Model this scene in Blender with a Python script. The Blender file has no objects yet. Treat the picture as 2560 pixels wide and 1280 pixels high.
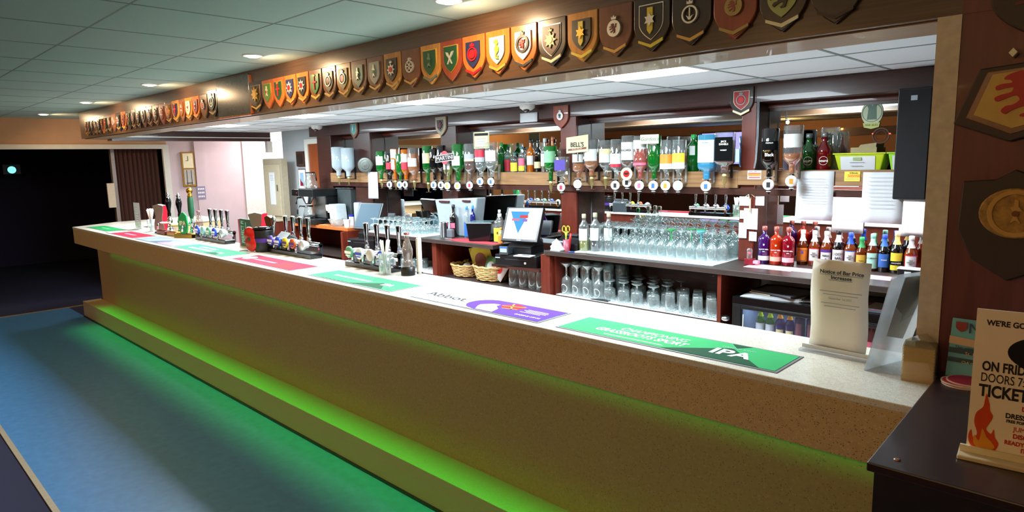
import bpy, math, random
from mathutils import Vector, Matrix
random.seed(7)
C = bpy.context.scene.collection
SC = bpy.context.scene
PI = math.pi

# ------------------------------------------------------------------ camera
cam_data = bpy.data.cameras.new('camera')
cam_data.sensor_width = 36.0
cam_data.lens = 36.0 * 1647.8 / 2560.0
cam_data.clip_start = 0.02
cam = bpy.data.objects.new('camera', cam_data)
C.objects.link(cam)
yaw, pitch, roll = 0.7736, 0.1447, -0.0216
fw = Vector((-math.sin(yaw) * math.cos(pitch), math.cos(yaw) * math.cos(pitch), -math.sin(pitch)))
rt = Vector((math.cos(yaw), math.sin(yaw), 0.0))
up = rt.cross(fw)
r2 = rt * math.cos(roll) + up * math.sin(roll)
u2 = -rt * math.sin(roll) + up * math.cos(roll)
m = Matrix((r2, u2, -fw)).transposed().to_4x4()
m.translation = Vector((0, 0, 1.726))
cam.matrix_world = m
SC.camera = cam

# ------------------------------------------------------------------ world, exposure
SC.view_settings.view_transform = 'Standard'
SC.view_settings.look = 'None'
SC.view_settings.exposure = 0.0
SC.view_settings.gamma = 1.0
SC.view_settings.use_curve_mapping = False
SC.cycles.transparent_max_bounces = 28
SC.cycles.max_bounces = 7
SC.cycles.glossy_bounces = 4
SC.cycles.caustics_reflective = False
SC.cycles.caustics_refractive = False
w = bpy.data.worlds.new('world'); SC.world = w; w.use_nodes = True
w.node_tree.nodes['Background'].inputs[0].default_value = (0.30, 0.42, 0.55, 1)
w.node_tree.nodes['Background'].inputs[1].default_value = 0.02

# light strengths (W)
DOWN_W, PANEL_W, LED_W, SHELF_W, ALCOVE_W, ROOM_W = 6.0, 76.0, 10.0, 8.0, 24.0, 25.0
WARM = (1.0, 0.66, 0.36); ROOM = (1.0, 0.55, 0.20); COOL = (0.80, 0.93, 1.0); GREEN = (0.03, 1.0, 0.10); PINKW = (1.0, 0.84, 0.86)
PANELS = [(-2.0, 2.83), (-3.87, 2.83), (-5.65, 2.83), (-7.38, 2.83)]
DOWNS = [-2.10, -3.87, -5.67, -7.49, -9.31]
UNSEEN_DOWNS = [(-9.31, -1.2), (-7.49, -1.2), (-5.67, -1.2), (-3.87, -1.2), (-2.10, -1.2), (-0.30, -1.2), (-5.0, -3.9), (-1.6, -3.9)]  # unseen lamps: row placed from the slab's shadow, last pair added for mirrored wall

# ------------------------------------------------------------------ materials
def lin(h):
    if not isinstance(h, str): return (h[0], h[1], h[2], 1.0)
    h = h.lstrip('#')
    v = [int(h[i:i + 2], 16) / 255 for i in (0, 2, 4)]
    return tuple(((c / 12.92) if c <= 0.04045 else ((c + 0.055) / 1.055) ** 2.4) for c in v) + (1.0,)
_mats = {}
def newmat(name):
    mt = bpy.data.materials.new(name); mt.use_nodes = True
    nt = mt.node_tree; nt.nodes.clear()
    out = nt.nodes.new('ShaderNodeOutputMaterial')
    return mt, nt, out
def mottled(nt, col, amt, scale, stretch=(1, 1, 1), detail=3):
    """base colour varied by a noise in object space"""
    tc = nt.nodes.new('ShaderNodeTexCoord'); mp = nt.nodes.new('ShaderNodeMapping')
    mp.inputs['Scale'].default_value = stretch
    nz = nt.nodes.new('ShaderNodeTexNoise'); nz.inputs['Scale'].default_value = scale; nz.inputs['Detail'].default_value = detail
    nt.links.new(tc.outputs['Object'], mp.inputs[0]); nt.links.new(mp.outputs[0], nz.inputs['Vector'])
    rp = nt.nodes.new('ShaderNodeValToRGB')
    c = lin(col)
    rp.color_ramp.elements[0].position = 0.3; rp.color_ramp.elements[1].position = 0.72
    rp.color_ramp.elements[0].color = tuple(x * (1 - amt) for x in c[:3]) + (1,)
    rp.color_ramp.elements[1].color = tuple(min(1, x * (1 + amt)) for x in c[:3]) + (1,)
    nt.links.new(nz.outputs[0], rp.inputs[0])
    return rp, nz
def P(name, col, rough=0.5, metal=0.0, noise=0.06, scale=30, stretch=(1, 1, 1), spec=0.5, coat=0.0, bump=0.0):
    if name in _mats: return _mats[name]
    mt, nt, out = newmat(name)
    b = nt.nodes.new('ShaderNodeBsdfPrincipled')
    b.inputs['Roughness'].default_value = rough; b.inputs['Metallic'].default_value = metal
    b.inputs['Specular IOR Level'].default_value = spec; b.inputs['Coat Weight'].default_value = coat
    rp, nz = mottled(nt, col, noise, scale, stretch)
    nt.links.new(rp.outputs[0], b.inputs['Base Color'])
    if bump:
        bp = nt.nodes.new('ShaderNodeBump'); bp.inputs['Strength'].default_value = bump; bp.inputs['Distance'].default_value = 0.002
        nt.links.new(nz.outputs[0], bp.inputs['Height']); nt.links.new(bp.outputs[0], b.inputs['Normal'])
    nt.links.new(b.outputs[0], out.inputs[0]); _mats[name] = mt
    return mt
def WOOD(name, col, rough=0.35, amt=0.3, stretch=(1.2, 14, 14), scale=5, coat=0.15):
    return P(name, col, rough, 0, amt, scale, stretch, coat=coat)
def EM(name, col, strength):
    if name in _mats: return _mats[name]
    mt, nt, out = newmat(name)
    e = nt.nodes.new('ShaderNodeEmission'); e.inputs[0].default_value = lin(col); e.inputs[1].default_value = strength
    nt.links.new(e.outputs[0], out.inputs[0]); _mats[name] = mt
    return mt
def GLASS(name, tint, dens=0.25, gloss=0.10, diff=None, rough=0.03):
    """thin-walled glass: tinted see-through, a sheen at the rim, some scattered colour"""
    if name in _mats: return _mats[name]
    mt, nt, out = newmat(name)
    tr = nt.nodes.new('ShaderNodeBsdfTransparent'); tr.inputs[0].default_value = lin(tint)
    df = nt.nodes.new('ShaderNodeBsdfDiffuse'); df.inputs[0].default_value = lin(diff or tint)
    tl = nt.nodes.new('ShaderNodeBsdfTranslucent'); tl.inputs[0].default_value = lin(diff or tint)
    gl = nt.nodes.new('ShaderNodeBsdfGlossy'); gl.inputs['Roughness'].default_value = rough; gl.inputs[0].default_value = (1, 1, 1, 1)
    m0 = nt.nodes.new('ShaderNodeMixShader'); m0.inputs[0].default_value = 0.5
    nt.links.new(df.outputs[0], m0.inputs[1]); nt.links.new(tl.outputs[0], m0.inputs[2])
    m1 = nt.nodes.new('ShaderNodeMixShader'); m1.inputs[0].default_value = dens
    nt.links.new(tr.outputs[0], m1.inputs[1]); nt.links.new(m0.outputs[0], m1.inputs[2])
    lw = nt.nodes.new('ShaderNodeLayerWeight'); lw.inputs[0].default_value = 0.25
    mr = nt.nodes.new('ShaderNodeMapRange'); mr.inputs[3].default_value = gloss * 0.4; mr.inputs[4].default_value = min(.8, gloss * 4)
    nt.links.new(lw.outputs['Facing'], mr.inputs[0])
    m2 = nt.nodes.new('ShaderNodeMixShader')
    nt.links.new(mr.outputs[0], m2.inputs[0]); nt.links.new(m1.outputs[0], m2.inputs[1]); nt.links.new(gl.outputs[0], m2.inputs[2])
    nt.links.new(m2.outputs[0], out.inputs[0]); _mats[name] = mt
    return mt
def SPECK(name, base, dark, light, rough=0.3, scale=160, dens=0.16):
    """stone composite: dark and pale grains over a mottled base"""
    if name in _mats: return _mats[name]
    mt, nt, out = newmat(name)
    b = nt.nodes.new('ShaderNodeBsdfPrincipled'); b.inputs['Roughness'].default_value = rough
    rp, nz = mottled(nt, base, 0.07, 60)
    tc = nt.nodes.new('ShaderNodeTexCoord')
    col = rp.outputs[0]
    for sc, c, d in ((scale, dark, dens), (scale * 0.7, light, dens * 0.8)):
        vo = nt.nodes.new('ShaderNodeTexVoronoi'); vo.inputs['Scale'].default_value = sc
        nt.links.new(tc.outputs['Object'], vo.inputs['Vector'])
        mpv = nt.nodes.new('ShaderNodeSeparateColor'); nt.links.new(vo.outputs['Color'], mpv.inputs[0])
        lt = nt.nodes.new('ShaderNodeMath'); lt.operation = 'LESS_THAN'; lt.inputs[1].default_value = d
        nt.links.new(mpv.outputs[0], lt.inputs[0])
        l2 = nt.nodes.new('ShaderNodeMath'); l2.operation = 'LESS_THAN'; l2.inputs[1].default_value = 0.42
        nt.links.new(vo.outputs['Distance'], l2.inputs[0])
        mu = nt.nodes.new('ShaderNodeMath'); mu.operation = 'MULTIPLY'
        nt.links.new(lt.outputs[0], mu.inputs[0]); nt.links.new(l2.outputs[0], mu.inputs[1])
        mx = nt.nodes.new('ShaderNodeMix'); mx.data_type = 'RGBA'
        nt.links.new(mu.outputs[0], mx.inputs[0]); nt.links.new(col, mx.inputs[6]); mx.inputs[7].default_value = lin(c)
        col = mx.outputs[2]
    nt.links.new(col, b.inputs['Base Color']); nt.links.new(b.outputs[0], out.inputs[0]); _mats[name] = mt
    return mt

wood_dark = WOOD('dark_wood', '#3e211b', 0.32)
wood_fascia = WOOD('fascia_wood', '#4e3828', 0.28, 0.28, (0.7, 10, 22), 5, 0.3)
wood_wall = WOOD('wall_wood', '#602a28', 0.45, 0.22, (10, 10, 1.0))
wood_red = WOOD('red_wood', '#612316', 0.35, 0.22, (10, 10, 1.2))
wood_pine = WOOD('pine', '#8c6843', 0.5, 0.28, (1.0, 12, 16), 4, 0)
wood_top = WOOD('worktop_wood', '#352a27', 0.42, 0.22, (2, 12, 12))
wood_table = WOOD('table_wood', '#2a1a1c', 0.38, 0.2, (8, 2, 8))
stone_top = SPECK('counter_stone', '#e0dccf', '#b0a48c', '#efece2', 0.22, 330, 0.16)
stone_front_warmlit = SPECK('counter_front_stone_warmlit', '#d0b684', '#574731', '#e4cfa0', 0.35, 330, 0.12)  # same cream stone as the top, orange room light put into its colour
stone_panel = SPECK('panel_stone', '#b0926a', '#846c4c', '#bca078', 0.45, 190, 0.10)
vinyl = P('blue_vinyl', '#4a82b8', 0.36, 0, 0.10, 18)
carpet = P('navy_carpet', '#171b3c', 0.95, 0, 0.25, 160)
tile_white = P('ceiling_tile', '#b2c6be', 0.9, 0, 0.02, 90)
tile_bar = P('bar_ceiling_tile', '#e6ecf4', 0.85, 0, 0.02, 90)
grid_dark = P('ceiling_grid', '#7f8c8a', 0.6)
paint_tan = P('tan_paint', '#c39a78', 0.8, 0, 0.04, 8)
paint_white = P('white_paint', '#dcdcd2', 0.5, 0, 0.03, 10)
paint_pink = P('pink_paint', '#d3bfc3', 0.8, 0, 0.03, 6)
paint_grey = P('grey_paint', '#aeb6ba', 0.8, 0, 0.04, 8)
paint_orange = P('orange_wall', '#9a7458', 0.8, 0, 0.05, 6)
paint_beige = P('beige_paint', '#b6a992', 0.6, 0, 0.04, 10)
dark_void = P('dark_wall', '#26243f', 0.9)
tan_edge = P('tan_edge', '#cdbba2', 0.5, 0, 0.12, 40)
black = P('black_plastic', '#101214', 0.35, spec=0.5)
black_gloss = P('gloss_black', '#0b0d0e', 0.12)
dark_grey = P('grey_plastic', '#3a3f45', 0.4)
grey_pl = P('pale_grey_plastic', '#9aa6ad', 0.4)
white_pl = P('white_plastic', '#e6e8e8', 0.35)
steel = P('steel', '#c9cdd0', 0.18, 1.0)
steel_brushed = P('brushed_steel', '#b5b9bd', 0.34, 1.0, 0.12, 40, (1, 1, 20))
chrome = P('chrome', '#eef0f2', 0.06, 1.0)
brass = P('brass', '#b98f3a', 0.28, 1.0)
gold = P('gold_paint', '#d8b050', 0.35, 0.6)
silver = P('silver_paint', '#c9cac6', 0.35, 0.5)
cream = P('cream_paint', '#ece2bb', 0.5)
paper = P('paper', '#d3d8dd', 0.8, 0, 0.02)
paper_cream = P('cream_paper', '#e8d7ae', 0.8, 0, 0.03)
ink = P('ink', '#23252b', 0.8)
ink_grey = P('grey_ink', '#9aa3b2', 0.8)
red = P('red_paint', '#c3151f', 0.35)
crimson = P('crimson_paint', '#7c1230', 0.5)
pink = P('pink_card', '#e893a6', 0.7)
purple = P('purple_paint', '#4a2585', 0.5)
green = P('green_paint', '#1f9a50', 0.45)
green_dark = P('dark_green_paint', '#0b4a2c', 0.5)
green_light = P('light_green_paint', '#2f9c58', 0.45)
lime = P('lime_plastic', '#a8d233', 0.35)
blue = P('blue_paint', '#2450c8', 0.4)
blue_pale = P('pale_blue_paint', '#8fb6d8', 0.5)
navy = P('navy_paint', '#18244f', 0.5)
teal = P('teal_paint', '#4fa9ac', 0.5)
yellow = P('yellow_paint', '#ecc52c', 0.5)
orange = P('orange_paint', '#e5762a', 0.5)
maroon = P('maroon_paint', '#5e1826', 0.5)
white_paint = P('white_enamel', '#f2f2ee', 0.4)
mat_grey = P('mat_grey_edge', '#6e7176', 0.6)
wicker = P('wicker', '#c79f66', 0.7, 0, 0.3, 90, bump=0.6)
mint = P('mint_paint', '#a8dccb', 0.5)
g_clear = GLASS('clear_glass', '#f2f8f8', 0.11, 0.2, '#eaf4f4')
g_goblet = GLASS('goblet_glass', '#f0f8f8', 0.15, 0.26, '#f2fafa')
g_green = GLASS('green_glass', '#3fb35a', 0.5, 0.14, '#12a03c')
g_olive = GLASS('olive_glass', '#5f8c3c', 0.45, 0.12, '#2f6a24')
g_amber = GLASS('amber_glass', '#e08a28', 0.75, 0.08, '#e8861a')
g_brown = GLASS('brown_glass', '#7a3412', 0.8, 0.08, '#7c3208')
g_ale = GLASS('ale_glass', '#b8601c', 0.55, 0.12, '#b4520e')
g_red = GLASS('red_glass', '#c8343c', 0.5, 0.12, '#c01a2a')
g_pink = GLASS('pink_glass', '#e8705a', 0.82, 0.08, '#f04a2c')
g_blue = GLASS('blue_glass', '#7fd4ee', 0.55, 0.12, '#5cc4ea')
g_navy = GLASS('navy_glass', '#2a3590', 0.7, 0.12, '#1f2a9a')
g_purple = GLASS('purple_glass', '#6a2a9a', 0.7, 0.1, '#5a1c8a')
g_orange = GLASS('orange_glass', '#e85a20', 0.7, 0.1, '#e04812')
g_crim = GLASS('crimson_glass', '#b01838', 0.7, 0.1, '#b0122f')
g_dark = GLASS('dark_glass', '#14120f', 0.85, 0.14, '#14110e')
g_yell = GLASS('squash_yellow', '#c8c23a', 0.85, 0.08, '#b8b41e')
g_acryl = GLASS('acrylic', '#eef0f2', 0.16, 0.08, '#d8dde2')
g_water = GLASS('milky_liquid', '#dceaf0', 0.7, 0.1, '#e6f2f8')
ceramic = P('ceramic', '#c9cfe0', 0.2)

mir, nt_, out_ = newmat('mirror')
mb_ = nt_.nodes.new('ShaderNodeBsdfGlossy'); mb_.inputs[0].default_value = (0.80, 0.82, 0.80, 1); mb_.inputs['Roughness'].default_value = 0.0
nt_.links.new(mb_.outputs[0], out_.inputs[0]); mirror_mat = mir

# ------------------------------------------------------------------ mesh builder
class MB:
    def __init__(s): s.v = []; s.f = []; s.mi = []; s.sm = []
    def add(s, vs, fs, m=0, smooth=False):
        o = len(s.v); s.v += [tuple(p) for p in vs]
        for f in fs: s.f.append(tuple(i + o for i in f)); s.mi.append(m); s.sm.append(smooth)
        return s
    def box(s, x0, x1, y0, y1, z0, z1, m=0):
        v = [(x, y, z) for z in (z0, z1) for y in (y0, y1) for x in (x0, x1)]
        return s.add(v, [(0, 2, 3, 1), (4, 5, 7, 6), (0, 1, 5, 4), (2, 6, 7, 3), (0, 4, 6, 2), (1, 3, 7, 5)], m)
    def hexa(s, b, t, m=0):
        """b, t: four points each, same winding (counter-clockwise seen from above)"""
        return s.add(list(b) + list(t), [(3, 2, 1, 0), (4, 5, 6, 7), (0, 1, 5, 4), (1, 2, 6, 5), (2, 3, 7, 6), (3, 0, 4, 7)], m)
    def lathe(s, prof, n=16, c=(0, 0, 0), axis='z', m=0, smooth=True, sq=0, cap=True, flat=1.0):
        vs = []; fs = []
        for (r, z) in prof:
            for k in range(n):
                a = 2 * PI * (k + .5) / n; ca, sa = math.cos(a), math.sin(a)
                if sq: q = (abs(ca) ** sq + abs(sa) ** sq) ** (-1.0 / sq); ca *= q; sa *= q
                x, y = r * ca, r * sa * flat
                if axis == 'z': p = (x, y, z)
                elif axis == 'y': p = (x, z, y)
                else: p = (z, x, y)
                vs.append((c[0] + p[0], c[1] + p[1], c[2] + p[2]))
        N = len(prof)
        for j in range(N - 1):
            for k in range(n):
                k2 = (k + 1) % n
                q = (j * n + k, j * n + k2, (j + 1) * n + k2, (j + 1) * n + k)
                fs.append(q if axis != 'y' else q[::-1])
        s.add(vs, fs, m, smooth)
        if cap:
            for j, rev in ((0, True), (N - 1, False)):
                if prof[j][0] > 1e-5:
                    o = [vs[j * n + k] for k in range(n)]
                    idx = list(range(n))
                    if rev != (axis == 'y'): idx = idx[::-1]
                    s.add(o, [tuple(idx)], m, False)
        return s
    def prism(s, pts, d0, d1, plane='xz', m=0):
        """polygon extruded: 'xz' along y, 'xy' along z, 'yz' along x"""
        n = len(pts)
        def mk(p, d): return (p[0], d, p[1]) if plane == 'xz' else ((p[0], p[1], d) if plane == 'xy' else (d, p[0], p[1]))
        vs = [mk(p, d0) for p in pts] + [mk(p, d1) for p in pts]
        fs = [tuple(range(n)), tuple(range(2 * n - 1, n - 1, -1))] + [(i, i + n, (i + 1) % n + n, (i + 1) % n) for i in range(n)]
        return s.add(vs, fs, m)
    def tube(s, pts, r, n=8, m=0, taper=None):
        pts = [Vector(p) for p in pts]; vs = []; fs = []
        for i, p in enumerate(pts):
            t = (pts[min(i + 1, len(pts) - 1)] - pts[max(i - 1, 0)]).normalized()
            a = Vector((0, 0, 1)) if abs(t.z) < .9 else Vector((1, 0, 0))
            u = t.cross(a).normalized(); v = t.cross(u)
            rr = r if taper is None else r + (taper - r) * i / (len(pts) - 1)
            for k in range(n):
                an = 2 * PI * k / n; vs.append(p + u * rr * math.cos(an) + v * rr * math.sin(an))
        for i in range(len(pts) - 1):
            for k in range(n):
                k2 = (k + 1) % n; fs.append((i * n + k, i * n + k2, (i + 1) * n + k2, (i + 1) * n + k))
        fs.append(tuple(range(n))[::-1]); fs.append(tuple(range((len(pts) - 1) * n, len(pts) * n)))
        return s.add(vs, fs, m, True)
    def arc(s, R, z0, z1, a0=-60, a1=60, n=10, m=0):
        """curved label patch on a bottle, centred on local -y"""
        vs = []; fs = []
        for i in range(n + 1):
            a = math.radians(a0 + (a1 - a0) * i / n); x, y = R * math.sin(a), -R * math.cos(a)
            vs += [(x, y, z0), (x, y, z1)]
        for i in range(n): fs.append((2 * i, 2 * i + 2, 2 * i + 3, 2 * i + 1))
        return s.add(vs, fs, m, True)
    def sphere(s, c, r, n=14, m=0, sz=1.0):
        k = max(6, n // 2); pr = [(max(r * math.sin(PI * i / k), 1e-6), -r * sz * math.cos(PI * i / k)) for i in range(k + 1)]
        return s.lathe(pr, n, c, 'z', m, True, cap=False)
    def mesh(s, name, mats):
        me = bpy.data.meshes.new(name); me.from_pydata(s.v, [], s.f)
        me.polygons.foreach_set('material_index', s.mi); me.polygons.foreach_set('use_smooth', s.sm)
        for mt in (mats if isinstance(mats, (list, tuple)) else [mats]): me.materials.append(mt)
        me.update(); return me

def obj(name, mb, mats, parent=None, loc=None, rot=None, bevel=0, label=None, solid=0):
    o = bpy.data.objects.new(name, mb.mesh(name, mats)); C.objects.link(o)
    if loc: o.location = loc
    if rot: o.rotation_euler = rot
    if parent: o.parent = parent
    if solid:
        so = o.modifiers.new('solid', 'SOLIDIFY'); so.thickness = solid; so.offset = 0
    if bevel:
        b = o.modifiers.new('bevel', 'BEVEL'); b.width = bevel; b.segments = 2; b.limit_method = 'ANGLE'
    if label: o['label'] = label
    return o
def thing(name, label, cat, loc=(0, 0, 0), rz=0.0, group=None, rot=None):
    o = bpy.data.objects.new(name, None); C.objects.link(o); o.empty_display_size = 0.05
    o.location = loc; o.rotation_euler = rot or (0, 0, rz)
    o['label'] = label; o['category'] = cat
    if group: o['group'] = group
    return o
def tag(o, label, cat, group=None):
    o['label'] = label; o['category'] = cat
    if group: o['group'] = group
    return o
def struct(name, mb, mats, bevel=0):
    o = obj(name, mb, mats, bevel=bevel); o['kind'] = 'structure'; return o
def kids(o): return [c for c in bpy.data.objects if c.parent == o]
def dup(root, loc, rz=0.0, label=None, group=None, tree=None):
    tree = tree or [(a, kids(a)) for a in kids(root)]
    r = root.copy(); C.objects.link(r); r.location = loc; r.rotation_euler = (0, 0, rz)
    if label: r['label'] = label
    if group: r['group'] = group
    for a, bs in tree:
        c = a.copy(); C.objects.link(c); c.parent = r
        for b in bs:
            d = b.copy(); C.objects.link(d); d.parent = c
    return r
def text(s, size, mat, parent, loc, rot=(PI / 2, 0, 0), name='lettering', ext=0.0004, align='CENTER', sx=1.0, shear=0.0, space=1.0, bold=0.0):
    cu = bpy.data.curves.new(name, 'FONT'); cu.body = s; cu.size = size; cu.extrude = ext
    cu.align_x = align; cu.align_y = 'CENTER'; cu.shear = shear; cu.space_character = space; cu.resolution_u = 4
    cu.offset = min(bold, 0 if 'M' in s else size * .03); cu.space_line = 1.0
    t = bpy.data.objects.new(name, cu); C.objects.link(t)
    bpy.context.view_layer.update()
    me = bpy.data.meshes.new_from_object(t.evaluated_get(bpy.context.evaluated_depsgraph_get()))
    bpy.data.objects.remove(t); bpy.data.curves.remove(cu)
    me.materials.clear(); me.materials.append(mat)
    o = bpy.data.objects.new(name, me); C.objects.link(o)
    o.location = loc; o.rotation_euler = rot; o.scale = (sx, 1, 1); o.parent = parent
    return o
def light(kind, name, loc, power, col, parent=None, rot=(0, 0, 0), **kw):
    l = bpy.data.lights.new(name, kind); l.energy = power; l.color = col
    for k, v in kw.items(): setattr(l, k, v)
    o = bpy.data.objects.new(name, l); C.objects.link(o); o.location = loc; o.rotation_euler = rot
    if parent: o.parent = parent
    return o
FR = (PI / 2, 0, 0)          # lettering that stands up and faces -y
def lines(par, mt, x0, x1, z0, z1, n, y, h, name='print_lines', seed=1):
    """rows of print too small to read, facing -y"""
    b = MB(); r = random.Random(seed)
    for i in range(n):
        z = z1 - (z1 - z0) * i / max(1, n - 1); k = .12 * (x1 - x0) * r.random()
        b.box(x0 + k, x1 - k, y - .0003, y, z - h / 2, z + h / 2)
    return obj(name, b, mt, par)

# ================================================================== LAMPS
for i, (px, py) in enumerate(PANELS):
    t = thing('ceiling_light', ['rectangular white light panel in the bar ceiling, nearest the right end of the bar',
        'rectangular white light panel in the bar ceiling, above the small paper notice',
        'rectangular white light panel in the bar ceiling, third from the right end of the bar',
        'rectangular white light panel in the bar ceiling, farthest away by the pink wall'][i], 'ceiling light', (px, py, 2.17), group='light panels in the bar ceiling')
    obj('frame', MB().box(-.30, .30, -.44, -.425, -.008, 0).box(-.30, .30, .425, .44, -.008, 0).box(-.30, -.285, -.425, .425, -.008, 0).box(.285, .30, -.425, .425, -.008, 0), white_pl, t)
    obj('diffuser', MB().box(-.285, .285, -.425, .425, -.005, -.001), EM('panel_glow', (0.86, 0.95, 1.0), 9.0), t)
    light('AREA', 'lamp', (0, 0, -.010), PANEL_W, COOL, t, shape='RECTANGLE', size=.56, size_y=.84)
for i, x in enumerate(DOWNS + [None] * len(UNSEEN_DOWNS)):
    if x is None: x, y = UNSEEN_DOWNS[i - len(DOWNS)]; wt = ROOM_W
    else: y = 1.82; wt = DOWN_W
    nm = ['cut by the photo top', 'second from the near end', 'third from the near end', 'fourth from the near end', 'farthest, near the tan wall'] 
    t = thing('downlight', ('warm round downlight over the row of shields, ' + nm[i]) if i < 5 else 'unseen warm round downlight over the seating side of the room', 'ceiling light', (x, y, 2.368),
              group='downlights along the shields' if i < 5 else 'downlights over the seating side')
    obj('ring', MB().lathe([(.052, -.001), (.060, -.001), (.058, -.006), (.053, -.008), (.052, -.001)], 24, cap=False), white_pl, t)
    obj('bulb', MB().lathe([(.0001, -.016), (.028, -.014), (.052, -.004)], 24, cap=False), EM('bulb_glow', (1.0, 0.86, 0.66), 12.0), t)
    light('AREA', 'lamp', (0, .004, -.045), wt, WARM, t, (math.radians(34), 0, 0), shape='DISK', size=.07) if i < 5 else light('POINT', 'lamp', (0, 0, -.06), wt, ROOM, t, shadow_soft_size=.03)

# ================================================================== STRUCTURE
fl = MB().box(-15, 3, -5.2, 7, -.05, 0)
struct('floor', fl, carpet)
struct('floor.001', MB().box(-9.70, 3, .62, 1.916, 0, .003), vinyl)
struct('floor.002', MB().box(-8.0, 1.2, 2.28, 3.80, 0, .004), P('bar_floor_bounce', '#dcdcd4', .5))  # unseen floor, made pale to bounce light up to the bar ceiling
struct('trim_1', MB().box(-9.70, 3, .592, .62, 0, .006), P('floor_trim', '#b9ae98', .4, .3))
struct('trim_2', MB().box(-9.745, -9.70, .592, 2.75, 0, .006), P('door_strip', '#c8a878', .35, .5))
cl = MB().box(-15, 3, -5.2, 2.10, 2.368, 2.43, 0)
cl.box(-15, -8.8, 2.10, 7, 2.368, 2.43, 0)
k = 0
while 1.506 - .597 * k > -5.1:
    y = 1.506 - .597 * k; cl.box(-10.1, 3, y - .004, y + .004, 2.3665, 2.368, 1); k += 1
x = -2.965 - .6 * 11
while x < 3:
    cl.box(x - .005, x + .005, -5.1, 2.10, 2.3665, 2.368, 1); x += .6
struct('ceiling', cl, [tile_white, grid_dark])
cb = MB().box(-8.8, 1.2, 2.36, 4.31, 2.17, 2.22, 0)
x = -1.09 - .62 * 12
while x < 1: cb.box(x - .008, x + .008, 2.36, 4.12, 2.168, 2.17, 1); x += .62
for y in (2.70, 3.29, 3.86): cb.box(-8.8, 1.1, y - .008, y + .008, 2.168, 2.17, 1)
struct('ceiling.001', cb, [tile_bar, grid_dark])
# bulkhead above the counter that carries the shields
tb = MB().box(-9.0, 1.2, 2.10, 2.36, 2.075, 2.368, 0)
tb.box(-9.0, 1.2, 2.135, 2.36, 2.070, 2.075, 1)
struct('trim_3', tb, [wood_fascia, WOOD('soffit_wood', '#8a6c50', .4, .15)])
struct('trim_4', MB().box(-8.98, -8.80, 2.36, 4.30, 2.05, 2.368, 0).box(-8.80, -8.785, 2.36, 4.30, 2.09, 2.10, 1), [wood_dark, paint_white])
# right wall with its pale edge
struct('wall_right', MB().box(-.397, 1.4, 2.10, 2.36, 0, 2.075, 0).box(-.397, 1.4, 2.098, 2.1, 2.075, 2.368, 0), wood_wall)
struct('trim_5', MB().box(-.452, -.397, 2.097, 2.36, 1.10, 2.075), tan_edge)
struct('wall_side', MB().box(1.4, 1.5, 2.10, 4.45, 0, 2.43), wood_wall)
struct('wall_far', MB().box(-8.5, 1.4, 4.315, 4.45, 0, 2.43), paint_grey)
struct('wall_alcove', MB().box(-8.58, -8.5, 4.45, 5.7, 0, 2.43).box(-10.1, -8.5, 5.6, 5.7, 0, 2.43).box(-10.099, -10.07, 4.46, 5.6, 0, 2.368), P('alcove_white', '#ece6df', .8))
wl = MB().box(-10.25, -10.1, 3.38, 5.7, 0, 2.43, 1).box(-10.1, -10.06, 3.745, 3.88, 0, 2.368, 1)
wl.box(-10.25, -10.1, -5.2, 3.38, 2.03, 2.43, 0).box(-10.25, -10.1, -5.2, -1.2, 0, 2.03, 0)
struct('wall_left', wl, [paint_tan, paint_pink])
struct('trim_6', MB().box(-10.1, -10.07, -1.2, 3.40, 1.985, 2.045), paint_white)
struct('trim_7', MB().box(-10.12, -10.07, 3.32, 3.40, 0, 1.985), paint_white)
struct('trim_8', MB().box(-8.85, -8.78, 4.24, 4.31, 1.9, 2.05), paint_white)
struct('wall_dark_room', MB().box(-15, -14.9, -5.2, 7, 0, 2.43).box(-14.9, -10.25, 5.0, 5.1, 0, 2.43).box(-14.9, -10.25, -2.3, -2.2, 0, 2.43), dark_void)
struct('wall_near', MB().box(-10.1, 3, -5.2, -5.1, 0, 2.43, 0).box(-10.1, 3, -5.1, -5.085, 0, 1.0, 1).box(-10.1, 3, -5.1, -5.07, 2.05, 2.2, 1), [paint_orange, wood_dark])
struct('wall_near_right', MB().box(2.9, 3, -5.1, 7, 0, 2.43), paint_orange)
struct('door_1', MB().box(-7.78, -7.30, 4.300, 4.315, 0, 1.98, 0).box(-7.86, -7.78, 4.285, 4.315, 0, 2.04, 1).box(-7.78, -7.26, 4.285, 4.315, 1.98, 2.04, 1), [WOOD('door_wood', '#8a421c', .35, .25, (14, 14, 1)), paint_white])
struct('baseboard_left', MB().box(-10.1, -10.09, 3.40, 5.6, 0, .12), paint_white)

# screen on the wall behind the seating, seen in the mirrors
t = thing('wall_screen', 'lit lilac wall screen reflected in the mirror beside the square black-labelled bottle', 'screen', (-6.75, -5.07, 1.5))
obj('casing', MB().box(-.62, .62, -.02, .05, 0, .75), black, t, bevel=.004)
obj('screen', MB().box(-.58, .58, .05, .053, .04, .71), EM('screen_glow', (0.45, 0.40, 0.95), 1.6), t)
obj('picture', MB().box(-.35, .5, .053, .055, .08, .35), EM('screen_glow2', (0.45, 0.9, 1.0), 2.2), t)
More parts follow.
